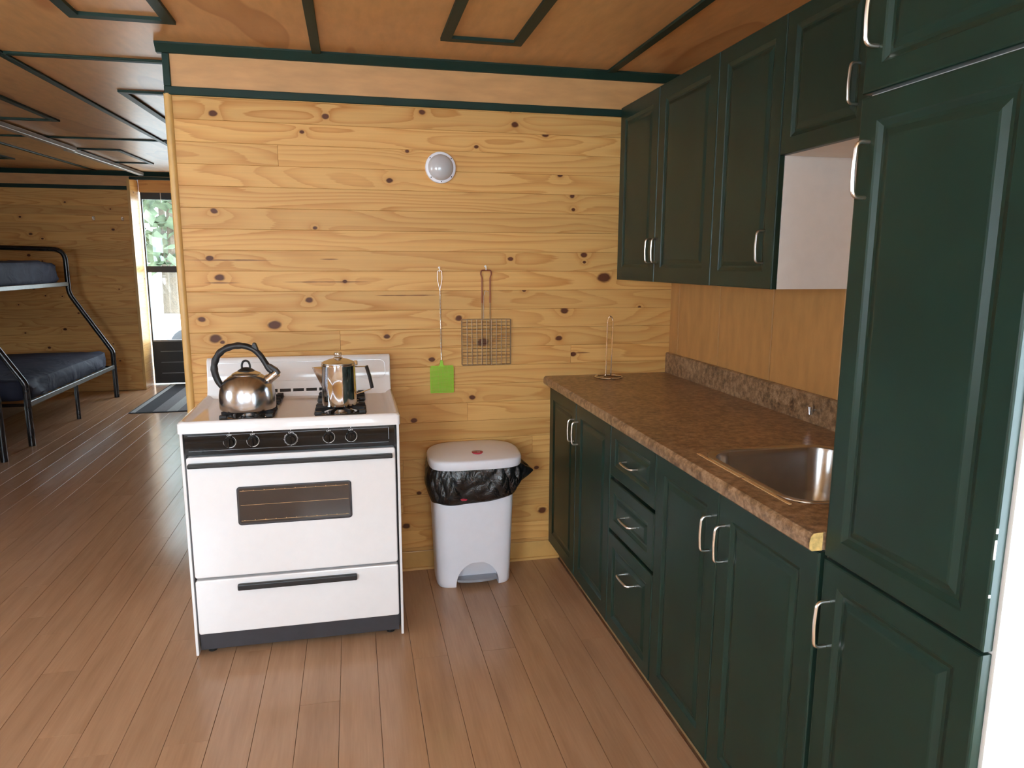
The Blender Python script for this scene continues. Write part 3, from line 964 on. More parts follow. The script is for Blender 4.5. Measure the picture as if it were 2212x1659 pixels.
offm = text_mesh('OFF', 0.0095)
offm.materials.clear()
offm.materials.append(PRINT)
for i, kx in enumerate((-0.258, -0.180, -0.050, 0.082, 0.161)):
    kz, ky = 0.815, YS - 0.010
    kn = obj('knob', MB().lathe([(0.0185, -0.002), (0.0185, 0.010), (0.0165, 0.019), (0.0150, 0.0205)], (kx, ky, kz), 28, 'y'), BLACKG, cpn, smooth=True)
    obj('grip', MB().box(kx - 0.0035, kx + 0.0035, ky - 0.030, ky - 0.019, kz - 0.015, kz + 0.015), BLACKG, kn, bevel=0.002)
    m = MB()
    if i == 2:
        for k in range(30):
            a = math.radians(130 + k * 9.6 + 0)
            a = math.radians(65 - k * 10.2)
            c, s = math.cos(a), math.sin(a)
            r0, r1, w = 0.0205, 0.0238 if k % 3 else 0.0252, 0.0007
            m.add([(kx + c * r0 - s * w, ky - 0.0008, kz + s * r0 + c * w), (kx + c * r0 + s * w, ky - 0.0008, kz + s * r0 - c * w), (kx + c * r1 + s * w, ky - 0.0008, kz + s * r1 - c * w), (kx + c * r1 - s * w, ky - 0.0008, kz + s * r1 + c * w)], [(0, 1, 2, 3)])
    else:
        for k in range(40):
            a0, a1 = math.radians(60 - k * 6.2), math.radians(60 - (k + 1) * 6.2)
            w = 0.0006 + 0.0016 * (1 - abs(k - 19) / 20.0)
            r0 = 0.0205
            m.add([(kx + math.cos(a0) * r0, ky - 0.0008, kz + math.sin(a0) * r0), (kx + math.cos(a1) * r0, ky - 0.0008, kz + math.sin(a1) * r0), (kx + math.cos(a1) * (r0 + w), ky - 0.0008, kz + math.sin(a1) * (r0 + w)), (kx + math.cos(a0) * (r0 + w), ky - 0.0008, kz + math.sin(a0) * (r0 + w))], [(0, 1, 2, 3)])
    obj('dial_marking', m, PRINT, cpn)
    par = cpn.matrix_world
    tx = link('dial_lettering', offm, None, cpn, Vector((kx, ky - 0.0012, kz + 0.0205)) - rg.location, (math.pi / 2, 0, 0))
    m = MB().box(kx - 0.0008, kx + 0.0008, YS - 0.0085, YS - 0.001, 0.8455, 0.852).box(kx + 0.003, kx + 0.012, YS - 0.0075, YS, 0.8515, 0.8526).box(kx - 0.004, kx + 0.004, YS - 0.0072, YS, 0.8535, 0.8545)
    obj('burner_symbol', m, PRINT, cpn)

# cooktop pan with raised rim
ZT = 0.878
rim = [(-0.0005, 0.850), (-0.0005, 0.884), (0.004, 0.891), (0.010, 0.893), (0.020, 0.888), (0.030, 0.8795), (0.045, ZT)]
rings = []
for ins, z in rim:
    rings.append([(x, y, z) for x, y in rrect(xl - 0.003 + ins, xr + 0.003 - ins, YS - 0.012 + ins, -0.032 - ins * 0.4, 0.012 + ins * 0.5, 5)])
ck = obj('cooktop', MB().rings(rings), ENAMEL, rg, smooth=True)
# backguard
bgp = [(-0.030, 0.86), (-0.030, 1.040), (-0.040, 1.044), (-0.052, 1.040), (-0.060, 1.030), (-0.068, 0.960), (-0.078, 0.915), (-0.095, 0.880), (-0.095, 0.86)]
bg = obj('backguard', MB().prism([(a, b) for a, b in bgp][::-1], xl + 0.002, xr - 0.002, 'x'), ENAMEL, rg, smooth=True, bevel=0.004)


def ybg(z):
    pts = [(0.880, -0.095), (0.915, -0.078), (0.960, -0.068), (1.030, -0.060)]
    for (z0, y0), (z1, y1) in zip(pts, pts[1:]):
        if z0 <= z <= z1:
            return y0 + (y1 - y0) * (z - z0) / (z1 - z0)
    return -0.06


em = rrect(xl + 0.028, xr - 0.024, 0.942, 1.022, 0.024, 6)
obj('embossed_line', MB().tube([(x, ybg(z) - 0.0004, z) for x, z in em], 0.0016, 6, True), ENAMEL, bg, smooth=True)
for k in range(7):
    xx = -0.240 + 0.054 * k
    za, zb = 0.8965, 0.9085
    obj('vent_slot', MB().hexa([(xx, ybg(za) - 0.0012, za), (xx + 0.0445, ybg(za) - 0.0012, za), (xx + 0.0445, ybg(za) + 0.004, za), (xx, ybg(za) + 0.004, za)],
                               [(xx, ybg(zb) - 0.0012, zb), (xx + 0.0445, ybg(zb) - 0.0012, zb), (xx + 0.0445, ybg(zb) + 0.004, zb), (xx, ybg(zb) + 0.004, zb)]), BLACKM, bg)
# burners and grates
for bx in (-0.208, 0.125):
    for by in (-0.455, -0.195):
        bn = obj('burner_bowl', MB().lathe([(0.088, 0.0), (0.086, 0.004), (0.075, 0.0035), (0.045, 0.001), (0.044, 0.0005)], (bx, by, ZT), 32), CHROME, rg, smooth=True)
        obj('burner_head', MB().lathe([(0.036, 0.001), (0.036, 0.012), (0.030, 0.016), (0.010, 0.017)], (bx, by, ZT), 24), SINKM, bn, smooth=True)
        g = MB()
        R_, h0, h1 = 0.094, ZT + 0.001, ZT + 0.024
        ring = [(bx + a, by + b, h0 + 0.0045) for a, b in rrect(-R_, R_, -R_, R_, 0.03, 4)]
        g.tube(ring, 0.0032, 6, True)
        for k in range(8):
            a = math.radians(22.5 + 45 * k)
            c, s = math.cos(a), math.sin(a)
            w = 0.0042
            q = []
            for (r, za, zb) in ((0.028, h1 - 0.009, h1), (0.100, h0, h1 - 0.002)):
                q.append([(bx + c * r - s * w, by + s * r + c * w, za), (bx + c * r + s * w, by + s * r - c * w, za), (bx + c * r + s * w, by + s * r - c * w, zb), (bx + c * r - s * w, by + s * r + c * w, zb)])
            g.rings(q)
        for sx in (-1, 1):
            for sy in (-1, 1):
                a = bx + sx * 0.080
                b = by + sy * 0.080
                g.box(a - 0.012, a + 0.014 * 0.9, b - 0.007, b + 0.007, h0, h1 - 0.006)
        obj('grate', g, IRON, rg, bevel=0.0015, seg=1)

# ------------------------------------------------------------------ kettle
ZG = ZT + 0.0243
kx, ky = -0.211, -0.452
kt = thing('whistling_kettle', 'stainless whistling kettle with black arched handle on a front burner', 'kettle', (kx, ky, ZG))
kt.rotation_euler = (0, 0, -0.12)
bpy.context.view_layer.update()


def kobj(name, mb, mat, parent=kt, **kw):      # built around the kettle's own origin
    o = obj(name, mb, mat, parent, rel=False, **kw)
    return o


body = [(0.094, 0.0), (0.0985, 0.003), (0.100, 0.010), (0.1003, 0.035), (0.0995, 0.055), (0.096, 0.075), (0.089, 0.093), (0.078, 0.109), (0.064, 0.121), (0.052, 0.128), (0.0505, 0.1290)]
kobj('body', MB().lathe(body, (0, 0, 0), 48), STEEL, smooth=True)
lid = kobj('lid', MB().lathe([(0.0515, 0.1275), (0.0520, 0.1305), (0.047, 0.1345), (0.032, 0.141), (0.018, 0.145), (0.012, 0.146)], (0, 0, 0), 40), STEEL, smooth=True)
kobj('knob_base', MB().lathe([(0.030, 0.1405), (0.030, 0.1435), (0.022, 0.149), (0.013, 0.154), (0.004, 0.155)], (0, 0, 0), 24), BLACKM, lid, smooth=True)
loop = [(-0.0135, 0, 0.148), (-0.0150, 0, 0.162), (-0.0105, 0, 0.176), (0, 0, 0.181), (0.0105, 0, 0.176), (0.0150, 0, 0.162), (0.0135, 0, 0.148)]
kobj('knob_loop', MB().tube(fillet(loop, 0.006, 3), 0.0040, 8, flat=1.5, flat_axis=(0, 1, 0)), BLACKM, lid, smooth=True)
arc = [(-0.087, 0, 0.080), (-0.103, 0, 0.105), (-0.113, 0, 0.140), (-0.111, 0, 0.172), (-0.096, 0, 0.203), (-0.070, 0, 0.224), (-0.035, 0, 0.235), (0.0, 0, 0.234), (0.030, 0, 0.222), (0.053, 0, 0.200), (0.070, 0, 0.172), (0.083, 0, 0.150), (0.096, 0, 0.139)]
rad = [0.010, 0.0118, 0.0125, 0.0125, 0.0122, 0.0122, 0.0120, 0.0116, 0.0112, 0.0110, 0.0108, 0.0125, 0.0130]
pp, pr = [], []
for i in range(len(arc) - 1):
    for k in range(4):
        t = k / 4
        a0, a1, a2, a3 = (Vector(arc[max(i - 1, 0)]), Vector(arc[i]), Vector(arc[i + 1]), Vector(arc[min(i + 2, len(arc) - 1)]))
        pp.append(0.5 * ((2 * a1) + (a2 - a0) * t + (2 * a0 - 5 * a1 + 4 * a2 - a3) * t * t + (3 * a1 - a0 - 3 * a2 + a3) * t ** 3))
        pr.append(rad[i] * (1 - t) + rad[i + 1] * t)
pp.append(Vector(arc[-1])); pr.append(rad[-1])
# finger grips: ripple of the radius along the grip
pr = [r * (1 + (0.10 * math.sin(i * 1.55) if 8 < i < 28 else 0)) for i, r in enumerate(pr)]
hd = kobj('handle', MB().tube(pp, pr, 12, flat=1.15, flat_axis=(0, 1, 0)), BLACKM, smooth=True)
kobj('thumb_lever', MB().prism([(0.026, 0.231), (0.031, 0.247), (0.040, 0.245), (0.047, 0.225), (0.046, 0.208)][::-1], -0.009, 0.009, 'y'), BLACKM, hd, bevel=0.002)
kobj('whistle_cap', MB().prism([(0.072, 0.168), (0.088, 0.166), (0.112, 0.150), (0.123, 0.134), (0.119, 0.127), (0.110, 0.130), (0.092, 0.146), (0.076, 0.146)][::-1], -0.012, 0.012, 'y'), BLACKM, hd, bevel=0.003)
dirv = Vector((0.80, 0, 0.60)).normalized()
sp0, sp1 = Vector((0.064, 0, 0.098)), Vector((0.112, 0, 0.134))
kobj('spout', MB().tube([sp0, sp0.lerp(sp1, 0.4), sp0.lerp(sp1, 0.45), sp1], [0.021, 0.0185, 0.0165, 0.0160], 20), POLISH, smooth=True)

# ------------------------------------------------------------------ percolator
px, py = 0.122, -0.452
pc = thing('percolator', 'polished steel coffee percolator with a clear glass knob on a front burner', 'coffee pot', (px, py, ZG))
pb = [(0.061, 0.0), (0.0645, 0.003), (0.0650, 0.010), (0.0642, 0.080), (0.0630, 0.150), (0.0640, 0.153), (0.0640, 0.158), (0.0625, 0.160)]
obj('body', MB().lathe(pb, (0, 0, 0), 48), POLISH, pc, smooth=True, rel=False)
pl = obj('lid', MB().lathe([(0.0625, 0.1575), (0.0625, 0.1640), (0.054, 0.1690), (0.035, 0.1765), (0.018, 0.1805), (0.017, 0.183), (0.014, 0.1835)], (0, 0, 0), 40), STEEL, pc, smooth=True, rel=False)
obj('glass_knob', MB().lathe([(0.011, 0.183), (0.0135, 0.187), (0.0155, 0.196), (0.0135, 0.203), (0.005, 0.2055)], (0, 0, 0), 20), KNOBGLASS, pl, smooth=True, rel=False)
# pointed pouring spout on the left
spv = [(-0.060, -0.022, 0.142), (-0.060, 0.022, 0.142), (-0.062, 0.010, 0.070), (-0.062, -0.010, 0.070), (-0.098, 0.0, 0.148), (-0.060, 0, 0.150)]
obj('spout', MB().add(spv, [(0, 4, 3), (3, 4, 2), (2, 4, 1), (0, 5, 4), (1, 4, 5), (0, 3, 2, 1)]), POLISH, pc, rel=False)
hg = obj('handle_grip', MB().tube([(0.104, 0, 0.148), (0.116, 0, 0.105), (0.124, 0, 0.062)], 0.0072, 10, flat=1.5, flat_axis=(0, 1, 0)), BLACKM, pc, smooth=True, rel=False)
obj('handle_strap', MB().tube(fillet([(0.060, 0, 0.146), (0.104, 0, 0.146), (0.108, 0, 0.138)], 0.004, 3), 0.0022, 6, flat=3.0, flat_axis=(0, 1, 0)), POLISH, pc, smooth=True, rel=False)
obj('handle_strap', MB().tube(fillet([(0.060, 0, 0.038), (0.120, 0, 0.058), (0.122, 0, 0.066)], 0.004, 3), 0.0022, 6, flat=3.0, flat_axis=(0, 1, 0)), POLISH, pc, smooth=True, rel=False)
obj('hinge', MB().box(0.058, 0.072, -0.008, 0.008, 0.152, 0.170), POLISH, pc, rel=False, bevel=0.003)

# ------------------------------------------------------------------ pedal bin
TXC = 0.682
bn = thing('pedal_bin', 'white plastic pedal bin with closed lid against the pine wall', 'trash can', (TXC, -0.150, 0))
N = 128


def srect(cx, cy, hx, hy, p, n=N):
    out = []
    for i in range(n):
        a = 2 * math.pi * i / n
        c, s = math.cos(a), math.sin(a)
        out.append((cx + hx * math.copysign(abs(c) ** (2 / p), c), cy + hy * math.copysign(abs(s) ** (2 / p), s)))
    return out


rings = []
for z, dx, dy in ((0.0, -0.006, -0.006), (0.006, -0.002, -0.002), (0.02, 0.0, 0.0), (0.2, 0.007, 0.004), (0.4, 0.014, 0.008), (0.575, 0.020, 0.012)):
    rings.append([(x, y, z) for x, y in srect(TXC, -0.135, 0.168 + dx, 0.104 + dy, 5.0)])
bb_ = obj('body', MB().rings(rings), PLASTIC, None)
arch = [(TXC - 0.086, -0.02), (TXC + 0.108, -0.02), (TXC + 0.108, 0.012)] + [(TXC + 0.011 + 0.097 * math.cos(math.radians(a)), 0.012 + 0.106 * math.sin(math.radians(a))) for a in range(6, 180, 6)] + [(TXC - 0.086, 0.012)]
cm_ = MB().prism(arch[::-1], -0.30, -0.165, 'y')
cm_.v = [(x, y if y < -0.29 else -0.243 + (0.118 - z) * 0.62, z) for x, y, z in cm_.v]
cut_ = obj('cutter', cm_, PLASTIC, None)
bo = bb_.modifiers.new('cut', 'BOOLEAN')
bo.operation, bo.object, bo.solver = 'DIFFERENCE', cut_, 'EXACT'
dg = bpy.context.evaluated_depsgraph_get()
dg.update()
bme = bpy.data.meshes.new_from_object(bb_.evaluated_get(dg))
for o_ in (bb_, cut_):
    bpy.data.objects.remove(o_)
bme.transform(Matrix.Translation(-bn.location))
for p_ in bme.polygons:
    p_.use_smooth = True
bme.set_sharp_from_angle(angle=math.radians(30))
link('body', bme, PLASTIC, bn)
lr = []
for ins, z in ((0.0, 0.572), (-0.002, 0.576), (-0.003, 0.602), (-0.001, 0.608), (0.004, 0.6115), (0.012, 0.613), (0.05, 0.618), (0.095, 0.620)):
    ring = []
    for x, y in srect(TXC + 0.008, -0.150, 0.205 - ins, 0.137 - min(ins, 0.085), 4.2):
        k_ = max(0.0, (y + 0.150) / 0.137)
        ring.append((TXC + 0.008 + (x - TXC - 0.008) * (1 - 0.24 * k_ ** 2.2), y, z + 0.012 * ((y + 0.135) / 0.14)))
    lr.append(ring)
ld = obj('lid', MB().rings(lr), PLASTIC, bn, smooth=True)
sp = [(0.700, -0.200)]
for nm, a0, a1, mt in (('sticker_top', 10, 170, STICKG), ('sticker_bottom', 170, 370, STICKR)):
    pts = [(0.700 + 0.0245 * math.cos(math.radians(a0 + (a1 - a0) * k / 16)), -0.200 + 0.0245 * math.sin(math.radians(a0 + (a1 - a0) * k / 16))) for k in range(17)]
    obj(nm, MB().prism(pts, 0.6060, 0.6172, 'z'), mt, ld)
obj('sticker_mark', MB().box(0.700, 0.703, -0.213, -0.205, 0.6170, 0.6176).box(0.707, 0.710, -0.213, -0.205, 0.6170, 0.6176).box(0.703, 0.707, -0.2103, -0.2077, 0.6170, 0.6176), PRINT, ld)
pd = [(TXC - 0.080, -0.166), (TXC - 0.080, -0.226)] + [(TXC + 0.011 + 0.091 * math.cos(math.radians(a)), -0.226 + 0.022 * math.sin(math.radians(a))) for a in range(190, 360, 10)] + [(TXC + 0.102, -0.226), (TXC + 0.102, -0.166)]
obj('pedal', MB().prism(pd, 0.022, 0.034, 'z'), GREYP, bn, bevel=0.003)

# bag hanging out below the lid
rb = random.Random(3)
ph = [rb.random() * 6.28 for _ in range(8)]
rings = []
NB, MBG = 320, 26
for j in range(MBG + 1):
    t = j / MBG
    ring = []
    hx_, hy_ = 0.200 + (0.192 - 0.200) * t, 0.131 + (0.121 - 0.131) * t
    for i, (x, y) in enumerate(srect(TXC + 0.006, -0.140, hx_, hy_, 4.0, NB)):
        a = 2 * math.pi * i / NB
        c, s = math.cos(a), math.sin(a)
        hem = 0.425 + 0.030 * c + 0.018 * s + 0.008 * math.sin(2 * a + 0.6) + 0.004 * math.sin(5 * a + ph[0])
        z = 0.580 + (hem - 0.580) * t
        env = math.sin(math.pi * t) ** 0.8
        f1 = abs(math.sin(5 * a + ph[1] + 2.4 * t)) ** 0.5 - 0.6
        f3 = abs(math.sin(15 * a + ph[4] + 4.5 * t)) ** 0.7 - 0.6
        f2 = abs(math.sin(9.0 * a + ph[2] - 3.6 * t)) ** 0.5 - 0.6
        out = 0.001 + 0.016 * env * (0.85 + 0.3 * c) + env * (0.014 * f1 + 0.011 * f2 + 0.005 * f3)
        da = a if a < math.pi else a - 2 * math.pi
        out += 0.050 * math.exp(-((da + 0.12) / 0.20) ** 2) * max(0.0, 1 - abs(t - 0.52) / 0.42)
        ring.append((x + c * out, min(y + s * out, -0.006), z))
    rings.append(ring)
bag = obj('bin_bag', MB().rings(rings, False, False), BAG, smooth=True)
tag(bag, 'black plastic bag hanging out from under the lid of the white bin', 'bag')
so = bag.modifiers.new('thick', 'SOLIDIFY')
so.thickness = 0.0012
obj('drawstring', MB().tube([(0.608, -0.262, 0.425), (0.622, -0.267, 0.422), (0.637, -0.267, 0.422), (0.652, -0.264, 0.427)], [0.003, 0.006, 0.006, 0.003], 6), STICKR, bag, smooth=True)

# ------------------------------------------------------------------ things on the pine wall
lt = thing('wall_light', 'round white bulkhead light with frosted dome, unlit, on the pine wall', 'light', (0.577, 0, 1.850))
obj('base_ring', MB().lathe([(0.066, 0.0), (0.067, 0.012), (0.0655, 0.018), (0.060, 0.021), (0.052, 0.0215)], (0.577, 0, 1.850), 40, 'y'), PLASTIC, lt, smooth=True)
obj('diffuser', MB().lathe([(0.056, 0.019), (0.053, 0.027), (0.045, 0.037), (0.032, 0.045), (0.016, 0.049), (0.003, 0.050)], (0.577, 0, 1.850), 40, 'y'), FROST, lt, smooth=True)
for a in (40, 140, 225, 272, 320):
    obj('screw', MB().lathe([(0.0026, 0.019), (0.0026, 0.0232)], (0.577 + 0.0600 * math.cos(math.radians(a)), 0, 1.850 + 0.0600 * math.sin(math.radians(a))), 8, 'y'), BLACKM, lt)


def cup_hook(x, z, label):
    t = thing('wall_hook', label, 'hook', (x, 0, z), 'small white wall hooks')
    obj('back_plate', MB().lathe([(0.005, 0), (0.005, 0.003)], (x, 0, z + 0.006), 12, 'y'), PRINT, t)
    obj('hook', MB().tube(fillet([(x, 0.001, z + 0.006), (x, -0.018, z + 0.006), (x, -0.019, z - 0.010), (x, -0.008, z - 0.012)], 0.008, 4), 0.0022, 8), PRINT, t, smooth=True)


cup_hook(0.566, 1.414, 'small white hook that holds the fly swatter')
cup_hook(0.776, 1.420, 'small white hook that holds the grill basket')
# fly swatter
fs = thing('fly_swatter', 'lime green fly swatter with long twisted wire handle hanging on the wall', 'fly swatter', (0.568, -0.012, 0.856))
yv = -0.013
w = [(0.5655, yv, 1.322), (0.555, yv, 1.37), (0.5565, yv, 1.405), (0.566, yv, 1.4085), (0.5755, yv, 1.405), (0.577, yv, 1.37), (0.567, yv, 1.322)]
obj('wire_loop', MB().tube(fillet(w, 0.01, 4), 0.0013, 6), NICKEL, fs, smooth=True)
m = MB()
for sgn in (0, math.pi):
    pts = []
    for k in range(120):
        t = k / 119
        z = 1.328 - t * (1.328 - 0.985)
        pts.append((0.5665 + 0.0028 * t + 0.0016 * math.cos(t * 70 + sgn), yv + 0.0016 * math.sin(t * 70 + sgn), z))
    m.tube(pts, 0.0012, 5)
obj('twisted_shaft', m, NICKEL, fs, smooth=True)
obj('socket', MB().prism([(0.561, 0.985), (0.564, 1.004), (0.574, 1.004), (0.577, 0.985), (0.584, 0.974), (0.553, 0.974)][::-1], yv - 0.003, yv + 0.003, 'y'), LIME, fs, bevel=0.001)
m = MB()
x0, x1, z0, z1 = 0.519, 0.622, 0.855, 0.977
nx, nz = 19, 22
for i in range(nx + 1):
    xx = x0 + (x1 - x0) * i / nx
    w_ = 0.0022 if i in (0, nx) else 0.00125
    m.box(xx - w_, xx + w_, yv - 0.001, yv + 0.001, z0, z1 - (0.006 if i in (0, nx) else 0))
for k in range(nz + 1):
    zz = z0 + (z1 - z0) * k / nz
    w_ = 0.0022 if k in (0, nz) else 0.00125
    m.box(x0, x1, yv - 0.0009, yv + 0.0009, zz - w_, zz + w_)
obj('paddle', m, LIME, fs)
# grill basket
gb = thing('grill_basket', 'wire grill basket with red coated handle hanging on the pine wall', 'grill basket', (0.778, -0.012, 0.978))
x0, x1, z0, z1 = 0.664, 0.8915, 0.978, 1.187
hp = [(0.757, -0.017, 1.262), (0.7575, -0.017, 1.375), (0.7515, -0.0165, 1.392), (0.754, -0.016, 1.4085), (0.798, -0.016, 1.4085), (0.8005, -0.0165, 1.392), (0.7945, -0.017, 1.375), (0.794, -0.017, 1.262)]
obj('coated_handle', MB().tube(fillet(hp, 0.006, 4), 0.0030, 8), REDCOAT, gb, smooth=True)
obj('handle_wire', MB().tube([(0.757, -0.017, 1.266), (0.7575, -0.014, 1.19), (0.758, -0.012, 0.98)], 0.0021, 6).tube([(0.794, -0.017, 1.266), (0.7945, -0.014, 1.19), (0.795, -0.012, 0.98)], 0.0021, 6), WIRE, gb, smooth=True)
obj('latch_wire', MB().tube(fillet([(0.765, -0.012, 1.19), (0.764, -0.020, 1.29), (0.771, -0.021, 1.318), (0.786, -0.020, 1.312)], 0.005, 3), 0.0014, 6), NICKEL, gb, smooth=True)
for nm, yy, cols, rows in (('front_grid', -0.017, 9, 13), ('back_grid', -0.006, 9, 11)):
    m = MB()
    m.tube([(x, yy, z) for x, z in rrect(x0, x1, z0, z1, 0.004, 2)], 0.0018, 6, True)
    jit = 0.0 if nm == 'front_grid' else 0.003
    for i in range(1, cols + 1):
        xx = x0 + (x1 - x0) * i / (cols + 1) + jit
        m.tube([(xx, yy - 0.001, z0), (xx, yy - 0.001, z1)], 0.0011, 5)
    for k in range(1, rows + 1):
        zz = z0 + (z1 - z0) * k / (rows + 1) + jit * 1.7
        m.tube([(x0, yy + 0.001, zz), (x1, yy + 0.001, zz)], 0.0009, 5)
    obj(nm, m, WIRE, gb, smooth=True)

# ------------------------------------------------------------------ bunk beds in the far room
def bunk(y0, y1, label):
    t = thing('bunk_bed', label, 'bunk bed', (-3.0, (y0 + y1) / 2, 0), 'black tubular bunk beds')
    for yy in (y0, y1):
        pts = [(-2.335, yy, 0.0), (-2.335, yy, 0.495), (-2.700, yy, 1.115), (-2.700, yy, 1.565), (-3.700, yy, 1.590), (-3.705, yy, 0.0)]
        ptsf = fillet(pts[:3], 0.03, 4)[:-1] + fillet(pts[1:4], 0.06, 4)[1:-1] + fillet(pts[2:], 0.12, 7)[1:]
        ef = obj('end_frame', MB().tube(ptsf, 0.0245, 12), TUBE, t, smooth=True)
        for zz, xa in ((0.33, -2.335), (1.20, -2.70)):
            obj('crossbar', MB().tube([(xa, yy, zz), (-3.70, yy, zz)], 0.013, 8), TUBE, ef, smooth=True)
    for xx, zz in ((-2.335, 0.335), (-3.70, 0.335), (-2.70, 1.215), (-3.70, 1.215)):
        obj('side_rail', MB().box(xx - 0.012, xx + 0.012, y0, y1, zz - 0.022, zz + 0.018), RAILM, t, bevel=0.003, seg=1)
    obj('middle_leg', MB().tube([(-2.335, (y0 + y1) / 2 - 0.05, 0.0), (-2.335, (y0 + y1) / 2 - 0.05, 0.32)], 0.018, 10), TUBE, t, smooth=True)
    for k in range(9):
        yy = y0 + 0.2 + k * (y1 - y0 - 0.4) / 8
        obj('slat', MB().box(-3.69, -2.345, yy - 0.02, yy + 0.02, 0.338, 0.352), RAILM, t)
        obj('slat', MB().box(-3.69, -2.71, yy - 0.02, yy + 0.02, 1.218, 1.232), RAILM, t)
    return t


bunk(2.950, 5.060, 'black tubular bunk bed standing against the pine end wall')
bunk(0.375, 2.480, 'black tubular bunk bed standing farther from the pine end wall')


def mattress(x0, x1, y0, y1, z0, z1, label, seed):
    r_ = random.Random(seed)
    p = [r_.random() * 6 for _ in range(6)]
    nx_, ny_ = 30, 44
    mb = MB()
    prof = []
    rings = []
    hx, hy = (x1 - x0) / 2, (y1 - y0) / 2
    cx, cy = (x0 + x1) / 2, (y0 + y1) / 2
    for ins, z in ((0.05, z0 - 0.006), (0.012, z0), (0.0, z0 + 0.03), (0.0, (z0 + z1) / 2), (0.004, z1 - 0.04), (0.02, z1 - 0.012), (0.055, z1), (0.15, z1 + 0.004), (0.3, z1 + 0.006)):
        ring = []
        for k, (x, y) in enumerate(srect(cx, cy, hx - ins, hy - ins, 14, 200)):
            f = 0.010 * math.sin(x * 9 + y * 13 + p[0] + z * 30) + 0.008 * math.sin(y * 27 + p[1] - z * 45) + 0.006 * math.sin(x * 31 + y * 7 + p[2])
            if z < z0 + 0.01:
                f *= 0.3
            ring.append((x + f * 0.8 * (1 if x > cx else -1), y + f * 0.3, z + f * (0.6 if z > z0 + 0.05 else 0.2)))
        rings.append(ring)
    return tag(obj('mattress', MB().rings(rings), SHEET, smooth=True), label, 'mattress', 'mattresses in slate blue sheets')


mattress(-3.68, -2.350, 3.00, 5.01, 0.352, 0.505, 'slate blue sheeted lower mattress of the bunk against the end wall', 1)
mattress(-3.68, -2.735, 3.00, 5.01, 1.233, 1.440, 'slate blue sheeted upper mattress of the bunk against the end wall', 2)
mattress(-3.68, -2.350, 0.43, 2.43, 0.352, 0.505, 'slate blue sheeted lower mattress of the bunk farther from the end wall', 3)
mattress(-3.68, -2.735, 0.43, 2.43, 1.233, 1.440, 'slate blue sheeted upper mattress of the bunk farther from the end wall', 4)

# striped door mat
mt = thing('door_mat', 'grey striped rectangular door mat on the floor by the glazed door', 'mat', (-1.50, 4.95, 0))
obj('backing', MB().prism(rrect(-1.965, -1.03, 4.10, 5.80, 0.03, 4), 0.0002, 0.006, 'z'), MATG[0], mt, bevel=0.002, seg=1)
stripes = [(-1.945, -1.90, 3), (-1.90, -1.75, 1), (-1.75, -1.62, 2), (-1.62, -1.52, 3), (-1.52, -1.40, 2), (-1.40, -1.25, 1), (-1.25, -1.05, 3)]
for a, b, k in stripes:
    obj('stripe', MB().box(a, b, 4.125, 5.775, 0.005, 0.0085), MATG[k], mt)

# two small bright coat hooks on the end wall
for hx, lb in ((-2.538, 'tiny bright metal hook on the end wall above the bunk bed'), (-2.250, 'tiny bright metal hook on the end wall near the door recess')):
    t = thing('coat_hook', lb, 'hook', (hx, YFAR, 1.905), 'tiny hooks on the end wall')
    obj('plate', MB().box(hx - 0.013, hx + 0.013, YFAR - 0.004, YFAR + 0.001, 1.885, 1.928), CHROME, t, bevel=0.003)
    obj('prong', MB().tube(fillet([(hx, YFAR - 0.002, 1.90), (hx, YFAR - 0.03, 1.895), (hx, YFAR - 0.034, 1.92)], 0.01, 3), 0.005, 8), PRINT, t, smooth=True)

# surface conduit under the far ceiling
cd = thing('ceiling_conduit', 'long pale metal conduit channel running under the plywood ceiling', 'conduit', (-2.0, 3.0, 2.30))
for a, b, dx in ((0.35, 3.40, 0.0), (3.36, 5.46, -0.03)):
    xa = -1.985 + dx
    za, zb = zc(a) - 0.013, zc(b) - 0.013
    obj('channel', MB().hexa([(xa - 0.026, a, za - 0.030), (xa + 0.026, a, za - 0.030), (xa + 0.026, b, zb - 0.030), (xa - 0.026, b, zb - 0.030)], [(xa - 0.030, a, za + 0.001), (xa + 0.030, a, za + 0.001), (xa + 0.030, b, zb + 0.001), (xa - 0.030, b, zb + 0.001)]), GALV, cd, bevel=0.004)

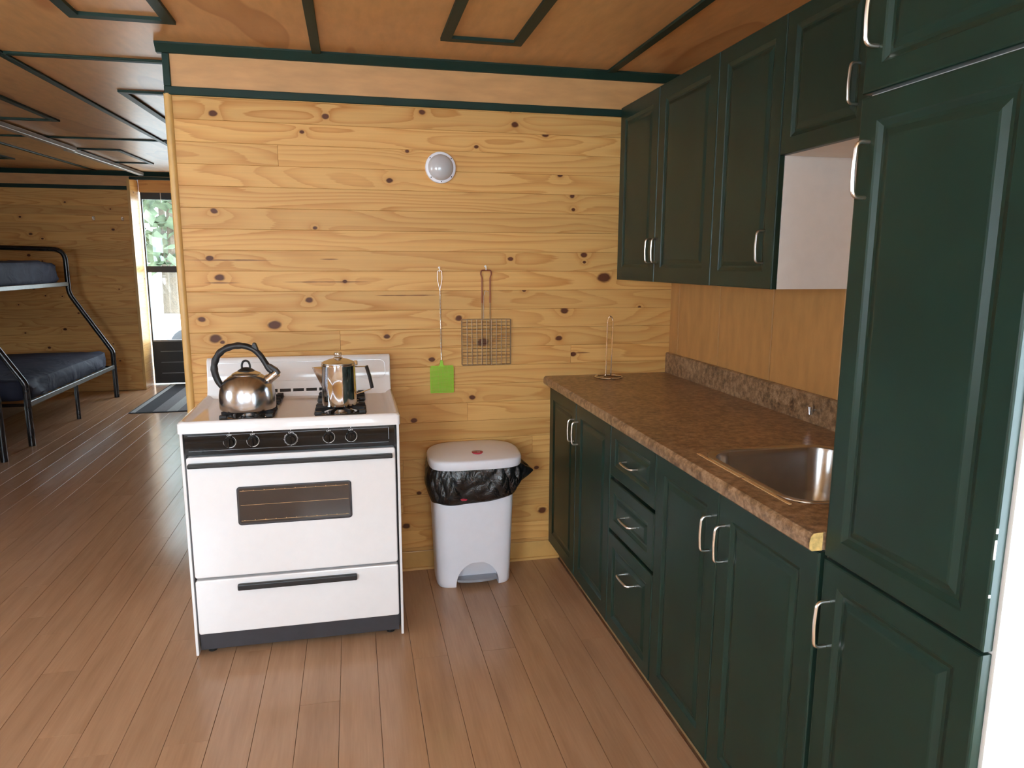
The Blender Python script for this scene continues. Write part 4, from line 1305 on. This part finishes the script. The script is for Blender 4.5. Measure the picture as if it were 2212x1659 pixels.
# ------------------------------------------------------------------ outside, seen through the glazed door
GROUND = plain('pale_gravel', (0.52, 0.50, 0.46), 0.9, var=0.15, scale=3)
LEAF = plain('pale_leaves', (0.12, 0.16, 0.09), 0.8, var=0.4, scale=4)
BARK = plain('bark', (0.14, 0.11, 0.08), 0.9, var=0.3)
VBODY = plain('pale_car_paint', (0.6, 0.6, 0.6), 0.3, var=0.02)
struct(obj('ground', MB().box(-40, 25, 6.0, 60, -0.75, -0.7), GROUND))
rt_ = random.Random(11)
for i, (tx, ty, h) in enumerate(((-8.5, 22, 8.5), (-6.2, 25, 9.5), (-10.5, 27, 10), (-7.4, 29, 11))):
    lab = ['slim pale green tree outside the glazed door', 'tall green tree outside beyond the parked car', 'wide green tree outside behind the slim one', 'tallest green tree at the back outside the door'][i]
    t = thing('tree', lab, 'tree', (tx, ty, -0.7), 'trees outside the door')
    obj('trunk', MB().tube([(tx, ty, -0.75), (tx + 0.1, ty, h * 0.5), (tx, ty, h * 0.9)], [0.16, 0.12, 0.04], 8), BARK, t, smooth=True)
    m = MB()
    for k in range(420):
        a, q = rt_.random() * 6.283, rt_.random()
        zz = 1.2 + (h - 1.4) * rt_.random()
        rr = (0.35 + 1.5 * math.sin(math.pi * min(1, zz / h)) ** 0.8) * math.sqrt(q)
        cx, cy = tx + rr * math.cos(a), ty + rr * math.sin(a)
        s = rt_.uniform(0.12, 0.26)
        u = Vector((rt_.uniform(-1, 1), rt_.uniform(-1, 1), rt_.uniform(-1, 1))).normalized() * s
        v = u.cross(Vector((rt_.uniform(-1, 1), rt_.uniform(-1, 1), 1))).normalized() * s
        c0 = Vector((cx, cy, zz))
        m.add([c0 - u - v, c0 + u - v, c0 + u + v, c0 - u + v], [(0, 1, 2, 3)])
    lf = obj('foliage', m, LEAF, t)
    lf['kind'] = 'stuff'
car = thing('parked_car', 'pale parked pickup car outside the glazed door', 'car', (-4.9, 14.0, -0.7))
bodyp = [(-7.4, -0.32), (-7.4, 0.12), (-6.4, 0.22), (-5.9, 0.78), (-4.5, 0.80), (-4.2, 0.24), (-2.4, 0.20), (-2.4, -0.32)]
obj('body', MB().prism(bodyp[::-1], 13.2, 14.9, 'y'), VBODY, car, bevel=0.05)
obj('side_window', MB().prism([(-6.15, 0.28), (-5.80, 0.70), (-4.65, 0.70), (-4.45, 0.28)][::-1], 13.185, 13.21, 'y'), CHARC, car)
for wx in (-6.6, -3.3):
    wh = obj('wheel', MB().lathe([(0.36, 0.0), (0.37, 0.02), (0.37, 0.2), (0.34, 0.22), (0.2, 0.215)], (wx, 13.35, -0.34), 24, 'y'), BLACKM, car, smooth=True)
    obj('hubcap', MB().lathe([(0.2, 0.2), (0.18, 0.225), (0.05, 0.235)], (wx, 13.35, -0.34), 20, 'y'), GREYP, wh, smooth=True)
